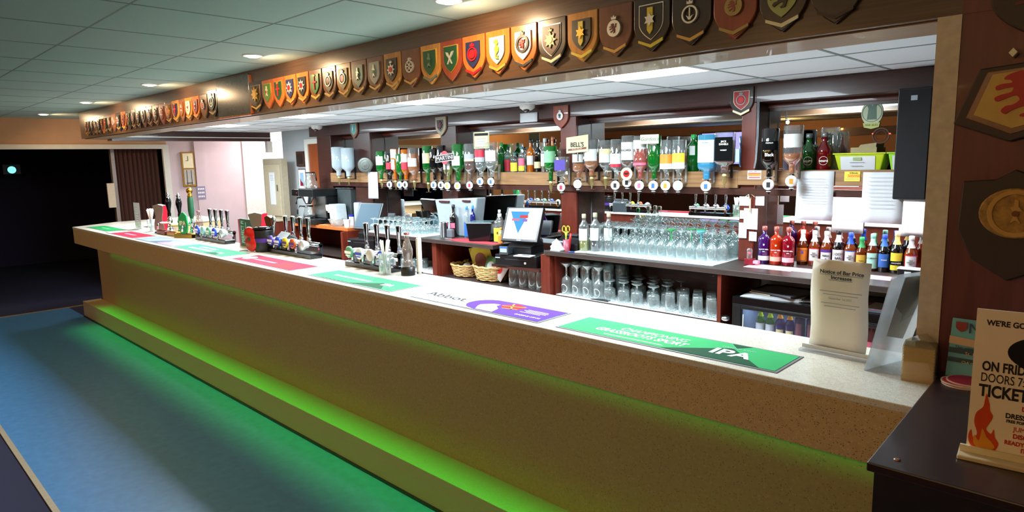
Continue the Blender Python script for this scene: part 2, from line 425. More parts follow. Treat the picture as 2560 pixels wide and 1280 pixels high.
# dark room beyond the opening
t = thing('exit_light', 'small glowing teal light in the dark room on the left', 'light', (-13.9, 2.17, 1.74))
obj('casing', MB().box(-.02, .02, -.12, .12, -.07, .09), dark_grey, t)
obj('glow', MB().lathe([(.0001, .022), (.06, .022)], 16, axis='x', cap=False), EM('exit_glow', (0.2, 0.85, 0.75), 1.6), t)
fp = MB(); ys = [2.74 + .028 * i for i in range(21)]
for i in range(20):
    x0 = -10.24 + (.05 if i % 2 else 0); x1 = -10.24 + (0 if i % 2 else .05)
    fp.hexa([(x0, ys[i], 0.01), (x0 + .008, ys[i], 0.01), (x1 + .008, ys[i + 1], 0.01), (x1, ys[i + 1], 0.01)],
            [(x0, ys[i], 1.98), (x0 + .008, ys[i], 1.98), (x1 + .008, ys[i + 1], 1.98), (x1, ys[i + 1], 1.98)])
t = thing('folding_partition', 'brown pleated folding partition pushed back beside the dark opening', 'partition', (0, 0, 0))
obj('curtain', fp, P('partition_brown', '#54352f', .6), t)
obj('lead_post', MB().box(-10.25, -10.17, 2.69, 2.735, 0, 1.985), P('post_grey', '#8d8078', .4, .4), t)
obj('handle', MB().box(-10.17, -10.14, 2.60, 2.69, 1.20, 1.53), P('handle_cream', '#cdbda4', .5), t, bevel=.004)

# clock, timetable and calendar on the pink wall
t = thing('wall_clock', 'tall gilt-framed wall clock with a pale dial on the pink wall', 'clock', (-10.1, 3.645, 1.44))
W = .088
obj('case', MB().box(0, .035, -W, W, 0, .50), P('clock_case', '#a97b2c', .35, .4), t, bevel=.006)
obj('dial', MB().box(.035, .038, -W + .018, W - .018, .27, .48), cream, t)
obj('hand', MB().box(.038, .041, -.003, .003, .375, .44).box(.038, .041, -.035, .0, .372, .378), ink, t)
obj('window', MB().box(.035, .039, -W + .018, W - .018, .03, .25), P('clock_glass', '#b9b4ac', .1), t)
obj('pendulum', MB().box(.039, .042, -.035, -.028, .03, .24).box(.039, .042, .028, .035, .03, .24).box(.039, .042, -.04, .04, .05, .06), ink, t)
t = thing('wall_calendar', 'small grey calendar card on the pink wall beneath the clock', 'calendar', (-10.06, 3.79, 1.25))
obj('sheet', MB().box(0, .006, -.06, .06, 0, .19), P('calendar_grey', '#8f86a0', .7), t)
cg = MB()
for r in range(3):
    for q in range(4): cg.box(.006, .0075, -.045 + .024 * q, -.029 + .024 * q, .03 + .055 * r, .055 + .055 * r)
obj('date_print', cg, white_paint, t)
t = thing('wall_picture', 'small dark brown framed picture on the grey wall, the upper of two', 'picture', (-7.995, 4.315, 1.70))
obj('frame', MB().box(-.10, .10, -.03, 0, 0, .195), wood_dark, t, bevel=.005)
obj('image', MB().box(-.065, .065, -.032, -.030, .035, .16), P('dark_image', '#1d1612', .3), t)
t = thing('wall_picture', 'framed picture with a white mount and crimson image on the grey wall', 'picture', (-7.975, 4.315, 1.40))
obj('frame', MB().box(-.10, .10, -.025, 0, 0, .275), P('frame_grey', '#6c6470', .4), t, bevel=.004)
obj('mount', MB().box(-.085, .085, -.027, -.025, .018, .257), white_paint, t)
obj('image', MB().box(-.045, .045, -.029, -.027, .05, .22, 0).prism([(-.045, .05), (.04, .05), (.02, .09), (-.02, .11), (-.045, .15)], -.0305, -.029, 'xz', 1), [blue_pale, crimson], t)
# beige locker on a brown cupboard, end of the bar
t = thing('low_cupboard', 'brown low cupboard with a cream top at the far end of the bar', 'cupboard', (-8.43, 4.02, 0))
obj('body', MB().box(-.31, .31, -.02, .28, 0, 1.0), wood_red, t)
obj('top', MB().box(-.33, .32, -.04, .28, 1.0, 1.03), paint_beige, t, bevel=.004)
t = thing('beige_locker', 'tall narrow beige locker with a white sheet on its door', 'locker', (-8.36, 4.08, 1.03))
obj('body', MB().box(-.26, .26, 0, .08, 0, .78), P('locker_beige', '#a59a84', .55), t)
obj('door', MB().box(-.21, .21, -.014, 0, .03, .70), P('locker_door', '#b3a890', .5), t, bevel=.003)
obj('handle', MB().box(.14, .16, -.026, -.014, .36, .44), steel, t)
o = obj('notice_sheet', MB().box(-.075, .075, -.016, -.0145, .18, .60), paper, t)
lines(o, ink_grey, -.045, .045, .50, .56, 4, -.0165, .006)
t = thing('beam_fixture', 'bright light fitting on the alcove ceiling behind the beam', 'ceiling light', (-9.45, 4.75, 2.368))
obj('casing', MB().box(-.3, .3, -.3, .3, -.012, 0), white_pl, t)
obj('diffuser', MB().box(-.28, .28, -.28, .28, -.016, -.012), EM('alcove_glow', (1, .93, .93), 8), t)
light('AREA', 'lamp', (0, 0, -.02), ALCOVE_W, (1.0, .88, .90), t, shape='SQUARE', size=.55)

# ================================================================== FRONT COUNTER
t = thing('bar_counter', 'long bar counter with a pale stone top and tan speckled front, edge tinted for warm light', 'bar counter', (0, 0, 0))
top = MB()
top.prism([(-8.50, 1.80), (-.378, 1.80), (-.378, 2.285), (-8.05, 2.285), (-8.10, 3.30), (-8.86, 3.30), (-8.80, 2.30)], 1.078, 1.10, 'xy')
obj('worktop', top, stone_top, t, bevel=.003)
obj('front_edge', MB().box(-8.50, -.378, 1.803, 1.835, .92, 1.0775, 0).prism([(-8.50, 1.835), (-8.47, 1.835), (-8.77, 2.31), (-8.80, 2.30)], .92, 1.0775, 'xy', 0), stone_front_warmlit, t, bevel=.002)
obj('underside', MB().box(-8.47, -.378, 1.835, 2.10, .956, .975).box(-8.75, -8.1, 2.30, 3.28, .95, 1.077), stone_panel, t)
obj('front_panel', MB().box(-8.86, -.378, 2.10, 2.16, 0, 1.0), stone_panel, t)
obj('end_panel', MB().box(-8.86, -8.78, 2.16, 3.28, 0, .95), stone_panel, t)
obj('back_panel', MB().box(-8.0, -.378, 2.16, 2.27, .05, 1.0775), wood_red, t)
obj('foot_step', MB().box(-8.95, -.378, 1.913, 2.10, 0, .19), P('step_stone', '#b8a274', .45, 0, .08, 150), t, bevel=.002)
obj('skirting', MB().box(-8.955, -.378, 1.905, 1.913, 0, .02), black, t)
t = thing('led_strip', 'green light strip hidden under the counter overhang', 'light strip', (-4.4, 1.862, .955))
obj('channel', MB().box(-3.98, 3.98, -.012, .012, -.012, 0), steel_brushed, t)
obj('diffuser', MB().box(-3.98, 3.98, -.008, .008, -.015, -.012), EM('led_green', (0.1, 1.0, 0.2), 2.5), t)
light('AREA', 'lamp', (0, 0, -.018), LED_W, GREEN, t, shape='RECTANGLE', size=7.9, size_y=.012, spread=math.radians(44))
light('AREA', 'added_spill_lamp', (0, .014, -.085), .9, GREEN, t, (PI / 2 - .26, 0, 0), shape='RECTANGLE', size=7.9, size_y=.008, spread=math.radians(46))  # added lamp without a fitting, for green spill on the panel top
# ================================================================== BAR MATS
MP = lambda n, c: P(n, c, .75, 0, .03, 12, spec=.12)
m_gl = MP('mat_green', '#38b56c'); m_gd = MP('mat_dark_green', '#0b5030'); m_gn = MP('mat_mid_green', '#1f8a4a'); m_cr = MP('mat_crimson', '#8a1838'); m_pu = MP('mat_purple', '#57309a')
m_w = MP('mat_white', '#f0f2f0'); m_rd = MP('mat_scarlet', '#c8202c'); m_mint = MP('mat_mint', '#a8dccb'); m_pk = MP('mat_pink', '#d98098')
def mat(label, x0, x1, base, edge=mat_grey, y0=1.838, y1=2.045):
    t = thing('bar_mat', label, 'bar mat', ((x0 + x1) / 2, (y0 + y1) / 2, 1.10), group='bar runners along the counter')
    h = (x1 - x0) / 2; d = (y1 - y0) / 2
    obj('rubber_base', MB().box(-h, h, -d, d, 0, .002), edge, t, bevel=.0006)
    f = obj('printed_face', MB().box(-h + .010, h - .010, -d + .010, d - .010, .002, .0030), base, t)
    return t, f, h, d
def flat(s, size, mt, par, x, y, z=.0033, **k): return text(s, size, mt, par, (x, y, z), (0, 0, 0), ext=.0001, **k)
t, f, h, d = mat('green bar mat nearest the camera reading championing grassroots sport', -1.575, -.738, m_gl)
obj('green_panel', MB().prism([(.19, .0935), (.26, .0935), (.225, .05)], .003, .0033, 'xy').prism([(.03, -.093), (.36, -.093), (.215, .045)], .003, .00335, 'xy'), m_gd, t)
flat('CHAMPIONING', .052, m_w, f, -.075, .026, shear=.25, sx=.74, bold=.0016)
flat('GRASSROOTS SPORT', .052, m_w, f, -.105, -.022, shear=.25, sx=.74, bold=.0016)
flat('IPA', .085, m_w, f, .235, -.015, .0037, sx=1.1, bold=.003); flat('GREENE KING', .018, m_mint, f, .235, .045, .0037)
obj('small_print', MB().box(-.22, .02, -.072, -.066, .003, .0033), m_w, t)
t, f, h, d = mat('white and purple bar mat with a crest of a bishop in profile', -2.468, -1.665, m_w)
circ = lambda cx, cy, r, n=32, sy=1.0: [(cx + r * math.cos(2 * PI * i / n), cy + r * sy * math.sin(2 * PI * i / n)) for i in range(n)]
obj('purple_panel', MB().prism([(.02, -.0935), (.391, -.0935), (.391, .0935), (.13, .0935)] + [(.02 + .105 * math.sin(a), .0 + .0935 * math.cos(a)) for a in [-i * .25 for i in range(1, 12)]], .003, .0033, 'xy'), m_pu, t)
obj('bishop_profile', MB().prism([(.03, -.088), (.13, -.088), (.11, -.03), (.07, .0), (.065, .03), (.03, .025), (.0, -.005), (-.01, -.02), (.0, -.045)], .0033, .0036, 'xy'), m_w, t)
obj('mitre', MB().prism([(.075, .03), (.115, -.015), (.19, .0), (.20, .055), (.13, .085)], .0033, .0037, 'xy'), m_rd, t)
obj('mitre_band', MB().prism([(.08, .025), (.088, .018), (.195, .050), (.195, .060)], .0037, .004, 'xy').prism([(.10, .075), (.108, .078), (.165, -.004), (.155, -.006)], .0037, .004, 'xy').prism([(.115, -.015), (.19, 0), (.19, .008), (.112, -.008)], .0037, .004, 'xy'), gold, t)
flat('Abbot', .085, ink, f, -.25, -.0, shear=-.3, sx=1.25, bold=.0015)
flat('GREENE KING', .020, m_w, f, .30, -.055, .0037, sx=1.1)
obj('small_print', MB().box(.23, .34, .030, .034, .0033, .0036).box(.22, .35, .016, .020, .0033, .0036).box(.24, .35, .002, .006, .0033, .0036).box(.22, .33, -.012, -.008, .0033, .0036), m_w, t)
t, f, h, d = mat('green bar mat with a jagged dark lower edge, before the rightmost beer font', -3.432, -2.635, m_gl)
obj('green_panel', MB().prism([(.02, -.09), (.31, -.09), (.19, .015)], .003, .0033, 'xy').prism([(-.27 + .02 * i, -.093 + (.006 if i % 2 else 0)) for i in range(18)] + [(.07, -.0935), (-.27, -.0935)], .003, .0033, 'xy'), m_gd, t)
flat('THE HOME OF GRASSROOTS', .038, m_w, f, -.09, -.005, sx=.72, shear=.2, bold=.0012); flat('IPA', .06, m_w, f, .25, -.01, .0037, bold=.002)
t, f, h, d = mat('crimson bar mat with a white oval badge, fourth from the left end but one', -4.482, -3.652, m_cr)
t['label'] = 'crimson bar mat with a white oval badge near the red poppy box'
obj('badge', MB().prism(circ(-.33, 0, .055, 24, .9), .003, .0034, 'xy'), m_w, t)
obj('red_figure', MB().prism([(.12, -.09), (.37, -.09), (.30, .0), (.22, .03), (.19, .085), (.12, .06), (.08, .0)], .003, .0033, 'xy'), m_rd, t)
obj('print_line', MB().box(-.24, .06, -.02, .004, .003, .0034), m_pk, t)
t, f, h, d = mat('green bar mat between the crimson mat and the blue-grey mat', -5.555, -4.622, m_gl)
obj('green_panel', MB().prism([(.10, -.09), (.33, -.09), (.25, .0)], .003, .0033, 'xy'), m_gd, t)
flat('CHAMPIONING', .05, m_w, f, -.10, .03, sx=.9, bold=.0012); flat('GRASSROOTS SPORT', .05, m_w, f, -.10, -.03, sx=.9, bold=.0012); flat('IPA', .05, m_w, f, .27, -.03, .0037, bold=.002)
t, f, h, d = mat('blue-grey bar mat with pink and dark patches', -6.51, -5.59, MP('mat_bluegrey', '#8294ae'))
obj('dark_patch', MB().prism([(-.10, -.09), (.08, -.09), (.12, 0), (.03, .06), (-.05, 0)], .003, .0033, 'xy'), navy, t)
obj('pink_patch', MB().prism([(.09, -.09), (.40, -.09), (.40, .02), (.18, .06)], .003, .0033, 'xy'), m_pk, t)
t, f, h, d = mat('red bar mat with a white left end', -7.40, -6.57, MP('mat_red', '#c0203a'))
obj('white_end', MB().box(-.40, -.30, -.09, .09, .003, .0033), m_w, t)
obj('print_line', MB().box(-.12, .18, -.02, .01, .003, .0034), m_pk, t)
t, f, h, d = mat('small green bar mat at the far left end of the counter', -8.30, -7.53, m_gn, y0=1.88, y1=2.07)
flat('GRASSROOTS SPORT', .035, m_mint, f, 0, 0, sx=.8)

# ================================================================== SHIELDS
def shield_pts(w, h, n=9):
    L = [(-w / 2, h), (-w / 2, h * .50)]
    for i in range(1, n):
        t = i / n; L.append((-w / 2 * (1 - t ** 2.0), h * .50 * (1 - t)))
    R = [(-a, b) for a, b in L[::-1]]
    return L + [(0, 0)] + R
def star(cx, cy, r, k=8, q=.55): return [(cx + (r if i % 2 == 0 else r * q) * math.sin(PI * i / k), cy + (r if i % 2 == 0 else r * q) * math.cos(PI * i / k)) for i in range(2 * k)]
def ringp(mb, cx, cy, r, d0, d1, m=0, wd=.18):
    n = 20
    for i in range(n):
        a, b = 2 * PI * i / n, 2 * PI * (i + 1) / n; q = r * (1 - wd)
        mb.prism([(cx + r * math.cos(a), cy + r * math.sin(a)), (cx + r * math.cos(b), cy + r * math.sin(b)), (cx + q * math.cos(b), cy + q * math.sin(b)), (cx + q * math.cos(a), cy + q * math.sin(a))], d0, d1, 'xz', m)
def crown(mb, cx, cy, s, d0, d1, m=0):
    mb.prism([(cx - s, cy), (cx + s, cy), (cx + s * 1.1, cy + s * 1.1), (cx + s * .5, cy + s * .6), (cx, cy + s * 1.5), (cx - s * .5, cy + s * .6), (cx - s * 1.1, cy + s * 1.1)], d0, d1, 'xz', m)
LION = [(-.35, .95), (-.6, .85), (-.72, .68), (-.5, .62), (-.45, .5), (-.75, .48), (-.98, .38), (-.95, .22), (-.7, .28), (-.4, .3), (-.45, .1), (-.8, .0), (-1, -.12), (-.92, -.28), (-.65, -.18), (-.3, -.05), (-.15, -.25), (-.35, -.45), (-.6, -.5), (-.75, -.7), (-.6, -.85), (-.4, -.7), (-.05, -.55), (.15, -.6), (.1, -.8), (-.1, -.9), (-.05, -1), (.3, -.98), (.4, -.7), (.45, -.4), (.35, -.1), (.3, .15), (.55, .1), (.7, .3), (.6, .6), (.8, .85), (.65, .95), (.45, .65), (.5, .35), (.3, .35), (.15, .6), (.1, .85), (-.1, 1)]
def smooth(p, k=4):
    o = []; n = len(p)
    for i in range(n):
        a, b, c, d = p[i - 1], p[i], p[(i + 1) % n], p[(i + 2) % n]
        for j in range(k):
            t = j / k
            o.append(tuple(.5 * (2 * b[q] + (c[q] - a[q]) * t + (2 * a[q] - 5 * b[q] + 4 * c[q] - d[q]) * t * t + (3 * b[q] - a[q] - 3 * c[q] + d[q]) * t ** 3) for q in (0, 1)))
    return o
def emblem(kind, mb, cx, cy, r, y0, y1):
    """raised badge of a shield; material 0 is the metal, 1 the accent"""
    if kind == 'star': mb.prism(star(cx, cy, r, 8), y0, y1, 'xz'); mb.prism(circ(cx, cy, r * .45, 14), y0 - .002, y0, 'xz', 1)
    elif kind == 'starcrown': mb.prism(star(cx, cy - r * .15, r * .85, 8), y0, y1, 'xz'); mb.prism(circ(cx, cy - r * .15, r * .35, 14), y0 - .002, y0, 'xz', 1); crown(mb, cx, cy + r * .7, r * .25, y0, y1)
    elif kind == 'ring': ringp(mb, cx, cy - r * .1, r * .8, y0, y1); mb.prism(circ(cx, cy - r * .1, r * .5, 14), y0, y1, 'xz', 1); crown(mb, cx, cy + r * .75, r * .3, y0, y1)
    elif kind == 'wheel':
        ringp(mb, cx, cy - r * .1, r * .85, y0, y1)
        for i in range(3):
            a = PI * i / 3; c_, s_ = math.cos(a), math.sin(a); q = r * .75; e = r * .07
            mb.prism([(cx - q * c_ - e * s_, cy - r * .1 - q * s_ + e * c_), (cx - q * c_ + e * s_, cy - r * .1 - q * s_ - e * c_), (cx + q * c_ + e * s_, cy - r * .1 + q * s_ - e * c_), (cx + q * c_ - e * s_, cy - r * .1 + q * s_ + e * c_)], y0, y1, 'xz')
        crown(mb, cx, cy + r * .8, r * .25, y0, y1)
    elif kind == 'blades':
        for s in (-1, 1): mb.prism([(cx - s * r * .75, cy + r * .7), (cx - s * r * .35, cy + r * .62), (cx - s * r * .05, cy + r * .1), (cx + s * r * .45, cy - r * .75), (cx + s * r * .3, cy - r * .8), (cx - s * r * .2, cy - r * .05), (cx - s * r * .55, cy + r * .3)], y0 + .001 * s, y1, 'xz')
    elif kind == 'seahorse':
        mb.prism([(cx + r * a, cy + r * b) for a, b in [(-.45, .75), (-.1, 1.0), (.2, .95), (.3, .6), (.15, .4), (.4, .1), (.35, -.3), (.05, -.6), (.0, -.9), (.25, -1.0), (.3, -.8), (.15, -.8), (.35, -1.15), (-.1, -1.1), (-.2, -.7), (-.1, -.4), (-.3, 0), (-.1, .35), (-.05, .6)]], y0, y1, 'xz')
    elif kind == 'lion': mb.prism([(cx + r * a, cy + r * b) for a, b in LION], y0, y1, 'xz', 1)
    elif kind == 'lionring': ringp(mb, cx, cy, r * .95, y0, y1, 0, .3); mb.prism([(cx + r * .5 * a, cy + r * .5 * b) for a, b in LION], y0, y1, 'xz', 1); crown(mb, cx, cy + r * .95, r * .28, y0, y1)
    elif kind == 'disc': mb.prism(circ(cx, cy - r * .1, r * .85, 20), y0, y1, 'xz'); mb.prism([(cx + r * .5 * a, cy - r * .1 + r * .5 * b) for a, b in LION], y0 - .002, y0, 'xz', 1); crown(mb, cx, cy + r * .8, r * .3, y0, y1)
    elif kind == 'anchor': ringp(mb, cx, cy - r * .1, r * .85, y0, y1, 0, .2); mb.prism([(cx - .06 * r, cy + .5 * r), (cx + .06 * r, cy + .5 * r), (cx + .06 * r, cy - .35 * r), (cx + .4 * r, cy - .15 * r), (cx + .1 * r, cy - .6 * r), (cx - .1 * r, cy - .6 * r), (cx - .4 * r, cy - .15 * r), (cx - .06 * r, cy - .35 * r)], y0, y1, 'xz'); crown(mb, cx, cy + r * .85, r * .3, y0, y1)
    elif kind == 'figure': mb.prism([(cx + r * a, cy + r * b) for a, b in [(-.1, 1), (.12, .95), (.15, .5), (.4, .2), (.15, .15), (.12, -.3), (.35, -.7), (0, -.5), (-.3, -.75), (-.12, -.2), (-.2, .2), (-.35, .45), (-.12, .5)]], y0, y1, 'xz'); mb.prism(circ(cx, cy, r * .22, 10), y0 - .002, y0, 'xz', 1)
    elif kind == 'bands': mb.prism([(cx - r * .3, cy + r * 1.1), (cx + r * .3, cy + r * 1.1), (cx + r * .3, cy - r * .9), (cx, cy - r * 1.3), (cx - r * .3, cy - r * .9)], y0, y1, 'xz'); mb.prism(star(cx, cy, r * .6, 6), y0 - .003, y0 - .001, 'xz', 1)
    elif kind == 'cross': mb.prism([(cx - .12 * r, cy + r), (cx + .12 * r, cy + r), (cx + .12 * r, cy + .25 * r), (cx + .6 * r, cy + .25 * r), (cx + .6 * r, cy), (cx + .12 * r, cy), (cx + .12 * r, cy - r), (cx - .12 * r, cy - r), (cx - .12 * r, cy), (cx - .6 * r, cy), (cx - .6 * r, cy + .25 * r), (cx - .12 * r, cy + .25 * r)], y0, y1, 'xz', 1); crown(mb, cx, cy + r, r * .25, y0, y1)
def shield(label, x, z, y, wd, ht, back, field, em, metal=gold, accent=red, scroll=True, fs=.62, group='shields along the bulkhead', edge=None):
    t = thing('wooden_shield', label, 'shield', (x, y, z), group=group)
    obj('backboard', MB().prism(shield_pts(wd, ht), -.016, 0, 'xz'), back, t, bevel=.003)
    r = wd * .24; cy = ht * .56
    if field:
        fw_ = wd * fs; fh = ht * fs; f0 = ht * .23
        f = MB().prism([(a, b + f0) for a, b in shield_pts(fw_, fh)], -.022, -.016, 'xz')
        obj('painted_shield', f, field, t)
        if edge: obj('rim', MB().prism([(a, b + f0 - .004) for a, b in shield_pts(fw_ * 1.1, fh * 1.07)], -.019, -.016, 'xz'), edge, t)
        r = fw_ * .42; cy = f0 + fh * .56
    e = MB(); emblem(em, e, 0, cy, r, -.027, -.016 if not field else -.022); obj('badge', e, [metal, accent], t)
    if scroll:
        s = MB(); z0 = ht * .13; a = wd * .34
        s.prism([(-a, z0 + ht * .10), (-a, z0 + ht * .05), (0, z0 - ht * .06), (a, z0 + ht * .05), (a, z0 + ht * .10), (0, z0)], -.022, -.016, 'xz')
        obj('scroll', s, P('scroll_gold', '#b08f52', .35, .4) if metal is silver else metal, t)
    return t
wo_o = WOOD('shield_orange_wood', '#c2662a', .25, .2, (10, 10, 1.5), 5, .4); wo_y = WOOD('shield_honey_wood', '#b9823a', .25, .2, (10, 10, 1.5), 5, .4)
wo_b = WOOD('shield_brown_wood', '#6f4024', .28, .2, (10, 10, 1.5), 5, .4); wo_d = WOOD('shield_dark_wood', '#2c1d17', .28, .2, (10, 10, 1.5), 5, .4)
wo_r = WOOD('shield_red_wood', '#8a3a22', .28, .2, (10, 10, 1.5), 5, .4)
f_sea = P('field_seagreen', '#74b8b4', .4); f_half = P('field_grey', '#8f9a98', .4); f_blk = P('field_black', '#181c22', .35)
R_ = [('black with a large gilt star, first right of the blackboard', wo_d, f_blk, 'star', gold, gold, wo_y),
 ('green with a small red bird, second right of the blackboard', wo_o, P('field_leaf', '#4c8a3c', .4), 'figure', cream, red, gold),
 ('green with a red rose, third right of the blackboard', wo_o, green_dark, 'cross', gold, red, gold),
 ('orange with a silver star on blue, fourth right of the blackboard', wo_o, navy, 'star', silver, red, None),
 ('orange with a red-centred silver star on black, fifth right of the blackboard', wo_o, f_blk, 'star', silver, red, None),
 ('green with a red middle and gold ribbon, sixth right of the blackboard', wo_b, P('field_green', '#1f6a34', .4), 'cross', gold, red, None),
 ('brown with a pale crowned ring, seventh right of the blackboard', wo_b, P('field_umber', '#5d5236', .4), 'ring', silver, wo_b, None),
 ('honey brown with a gold ribbon, eighth right of the blackboard', wo_y, P('field_olive', '#6a6a3a', .4), 'ring', silver, red, None),
 ('green and black with a tiny silver figure, ninth right of the blackboard', wo_b, P('field_teal', '#4e7a6c', .4), 'figure', silver, silver, None),
 ('grey-green-fielded with a small figure, tenth right of the blackboard', wo_b, f_half, 'figure', silver, green, None),
 ('honey wood with a red-centred star on black, left of the wheel badge', wo_y, f_blk, 'starcrown', silver, red, None),
 ('plain brown with a silver spoked wheel badge', wo_b, None, 'wheel', silver, wo_b, None),
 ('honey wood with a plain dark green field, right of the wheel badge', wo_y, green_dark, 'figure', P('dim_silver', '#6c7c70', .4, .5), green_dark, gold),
 ('red-brown with two crossed silver blades on green', wo_r, green_dark, 'blades', silver, red, gold),
 ('orange wood with a red crowned emblem on navy', wo_o, navy, 'ring', red, red, None),
 ('orange wood with a golden seahorse on pale green', wo_o, f_sea, 'seahorse', gold, gold, None),
 ('red-brown with a red lion inside a ring on white', wo_o, white_paint, 'lionring', P('ring_black', '#2a2a2a', .4), red, None),
 ('dark wood with a pale star on a maroon field', wo_d, P('field_brown', '#4a2620', .4), 'starcrown', cream, cream, silver),
 ('honey wood with a yellow, green and black striped field', wo_y, f_blk, 'bands', P('band_yellow', '#d8c23a', .4), gold, None),
 ('plain brown with a round silver medallion of a winged beast', wo_b, None, 'disc', silver, maroon, None),
 ('dark with yellow bands and a white-edged black field', wo_d, f_blk, 'bands', P('band_yellow', '#d8c23a', .4), silver, silver),
 ('dark with a silver anchor in a wreath', wo_d, None, 'anchor', silver, silver, None),
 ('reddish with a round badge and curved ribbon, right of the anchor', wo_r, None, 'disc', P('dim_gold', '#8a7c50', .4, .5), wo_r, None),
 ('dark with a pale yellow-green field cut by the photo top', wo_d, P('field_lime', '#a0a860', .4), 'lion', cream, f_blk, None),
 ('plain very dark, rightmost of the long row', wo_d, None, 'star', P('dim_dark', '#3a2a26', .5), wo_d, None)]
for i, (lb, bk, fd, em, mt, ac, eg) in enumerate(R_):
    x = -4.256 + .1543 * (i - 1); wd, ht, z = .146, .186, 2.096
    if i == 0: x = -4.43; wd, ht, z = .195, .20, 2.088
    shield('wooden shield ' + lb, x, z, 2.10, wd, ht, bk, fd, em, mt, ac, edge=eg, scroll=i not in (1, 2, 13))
shield('wooden shield showing only its pale yellow point, above the right end of the opening', -.49, 2.152, 2.10, .15, .19, wo_r, cream, 'lion', cream, f_blk, edge=None)
EX = [-5.069, -5.254, -5.408, -5.559, -5.716, -5.846, -6.004, -6.168, -6.326, -6.491, -6.648, -6.812, -6.952, -7.098, -7.248, -7.403, -7.579, -7.729, -7.865, -7.988, -8.114, -8.243, -8.375, -8.511, -8.630, -8.731]
NUM = ['first', 'second', 'third', 'fourth', 'fifth', 'sixth', 'seventh', 'eighth', 'ninth', 'tenth', 'eleventh', 'twelfth', 'thirteenth', 'fourteenth', 'fifteenth', 'sixteenth', 'seventeenth', 'eighteenth', 'nineteenth', 'twentieth', 'twenty-first', 'twenty-second', 'twenty-third', 'twenty-fourth', 'twenty-fifth']
Lk = [('black with a silvery wreath', wo_d, f_blk, 'anchor', silver), ('tan with a white ring badge', wo_b, None, 'ring', silver), ('orange with a red centre', wo_o, maroon, 'figure', silver), ('orange with a grey figure', wo_o, f_half, 'figure', silver),
      ('brown with a pale badge', wo_b, wo_b, 'figure', silver), ('honey with a dark blue field', wo_y, navy, 'cross', gold), ('brown with a gilt edge', wo_b, wo_b, 'ring', gold), ('reddish with a dim badge', wo_r, wo_r, 'star', silver),
      ('brown with a bright silver badge', wo_b, wo_d, 'star', silver), ('brown with a grey badge', wo_b, wo_d, 'ring', silver), ('shiny brown', wo_b, f_blk, 'figure', silver), ('dark with a silver badge', wo_d, f_blk, 'star', silver)]
for i in range(25):
    lb, bk, fd, em, mt = Lk[i] if i < 12 else [('dark brown', wo_d, f_blk, 'star', silver), ('brown', wo_b, wo_d, 'ring', silver), ('orange brown', wo_o, maroon, 'figure', gold), ('dim brown', wo_b, None, 'disc', silver), ('dark', wo_d, green_dark, 'cross', silver)][(i * 3) % 5]
    xc = (EX[i] + EX[i + 1]) / 2; wd = (EX[i] - EX[i + 1]) * .95
    shield('wooden shield, %s, %s left of the blackboard' % (lb, NUM[i]), xc, 2.098, 2.10, wd, .178 if i else .20, bk, fd, em, mt, red, scroll=i % 3 != 1, group='shields left of the blackboard')
t = thing('blackboard', 'dark blank honours board on the bulkhead between two runs of shields', 'board', (-4.80, 2.10, 2.082))
obj('board', MB().box(-.275, .262, -.014, 0, 0, .272), P('slate', '#3c4a52', .25, 0, .15, 30, coat=.3), t, bevel=.002)
obj('edge_strip', MB().box(.262, .285, -.012, 0, 0, .26).box(-.275, .262, -.018, 0, -.010, 0), wo_o, t)
# shields on the back beam
B_ = [('small pale-edged shield with a teal field on the back beam, leftmost', -6.415, 1.998, wo_b, teal, 'figure', silver, white_paint, cream),
      ('grey-brown shield with a red star on black, on the back beam', -4.92, 1.965, P('shield_pale', '#a08f74', .4), f_blk, 'star', maroon, maroon, cream),
      ('red-brown shield with a crowned white badge on the back beam', -3.436, 1.965, wo_r, None, 'disc', silver, f_blk, None),
      ('dark shield with a red field and cream ribbon on the back beam', -1.937, 1.972, wo_d, P('field_red', '#a8202e', .4), 'ring', P('badge_grey', '#8c9a90', .4), red, cream)]
for lb, x, z, bk, fd, em, mt, ac, eg in B_:
    t = shield(lb, x, z, 4.12, .155, .18, bk, fd, em, mt, ac, edge=eg, group='shields on the back beam', scroll=False)
    if 'cream ribbon' in lb: obj('scroll', MB().prism([(-.055, .042), (-.055, .028), (0, .004), (.055, .028), (.055, .042), (0, .018)], -.022, -.016, 'xz'), cream, t)
# big shields on the right wall
wo_k = WOOD('plaque_dark_wood', '#2a1512', .5, .2, (10, 10, 1.5), 5, 0)
t = thing('wall_plaque', 'large dark shield with a red lion on gold, on the right wall', 'shield', (-.262, 2.098, 1.775), group='large shields on the right wall')
obj('backboard', MB().prism([(-.135, .02), (-.085, .155), (.14, .172), (.14, .02), (-.012, -.03)], -.018, 0, 'xz'), wo_k, t, bevel=.003)
obj('rim', MB().prism([(-.108, .033), (-.068, .146), (.12, .158), (.12, .03), (-.010, -.012)], -.022, -.018, 'xz'), wo_b, t, bevel=.002)
obj('gold_field', MB().prism([(-.090, .040), (-.056, .138), (.11, .15), (.11, .035), (-.008, .003)], -.026, -.022, 'xz'), P('plaque_gold', '#c9a24a', .45), t)
lm = MB(); lm.prism([(.012 + .060 * a, .086 + .056 * b) for a, b in smooth(LION, 3)], -.030, -.026, 'xz'); obj('lion', lm, P('lion_red', '#b3161c', .5), t)
obj('knob', MB().prism([(-.018, .176), (-.009, .187), (-.018, .198), (-.027, .187)], -.03, 0, 'xz'), cream, t)
t = thing('wall_plaque', 'large dark shield with an oval gold medallion, on the right wall below the lion', 'shield', (-.255, 2.098, 1.40), group='large shields on the right wall')
obj('backboard', MB().prism([(-.11, .245), (-.04, .25), (.0, .275), (.05, .25), (.12, .25), (.12, .10), (.08, .03), (0, -.01), (-.08, .04), (-.115, .12)], -.016, 0, 'xz'), wo_k, t, bevel=.003)
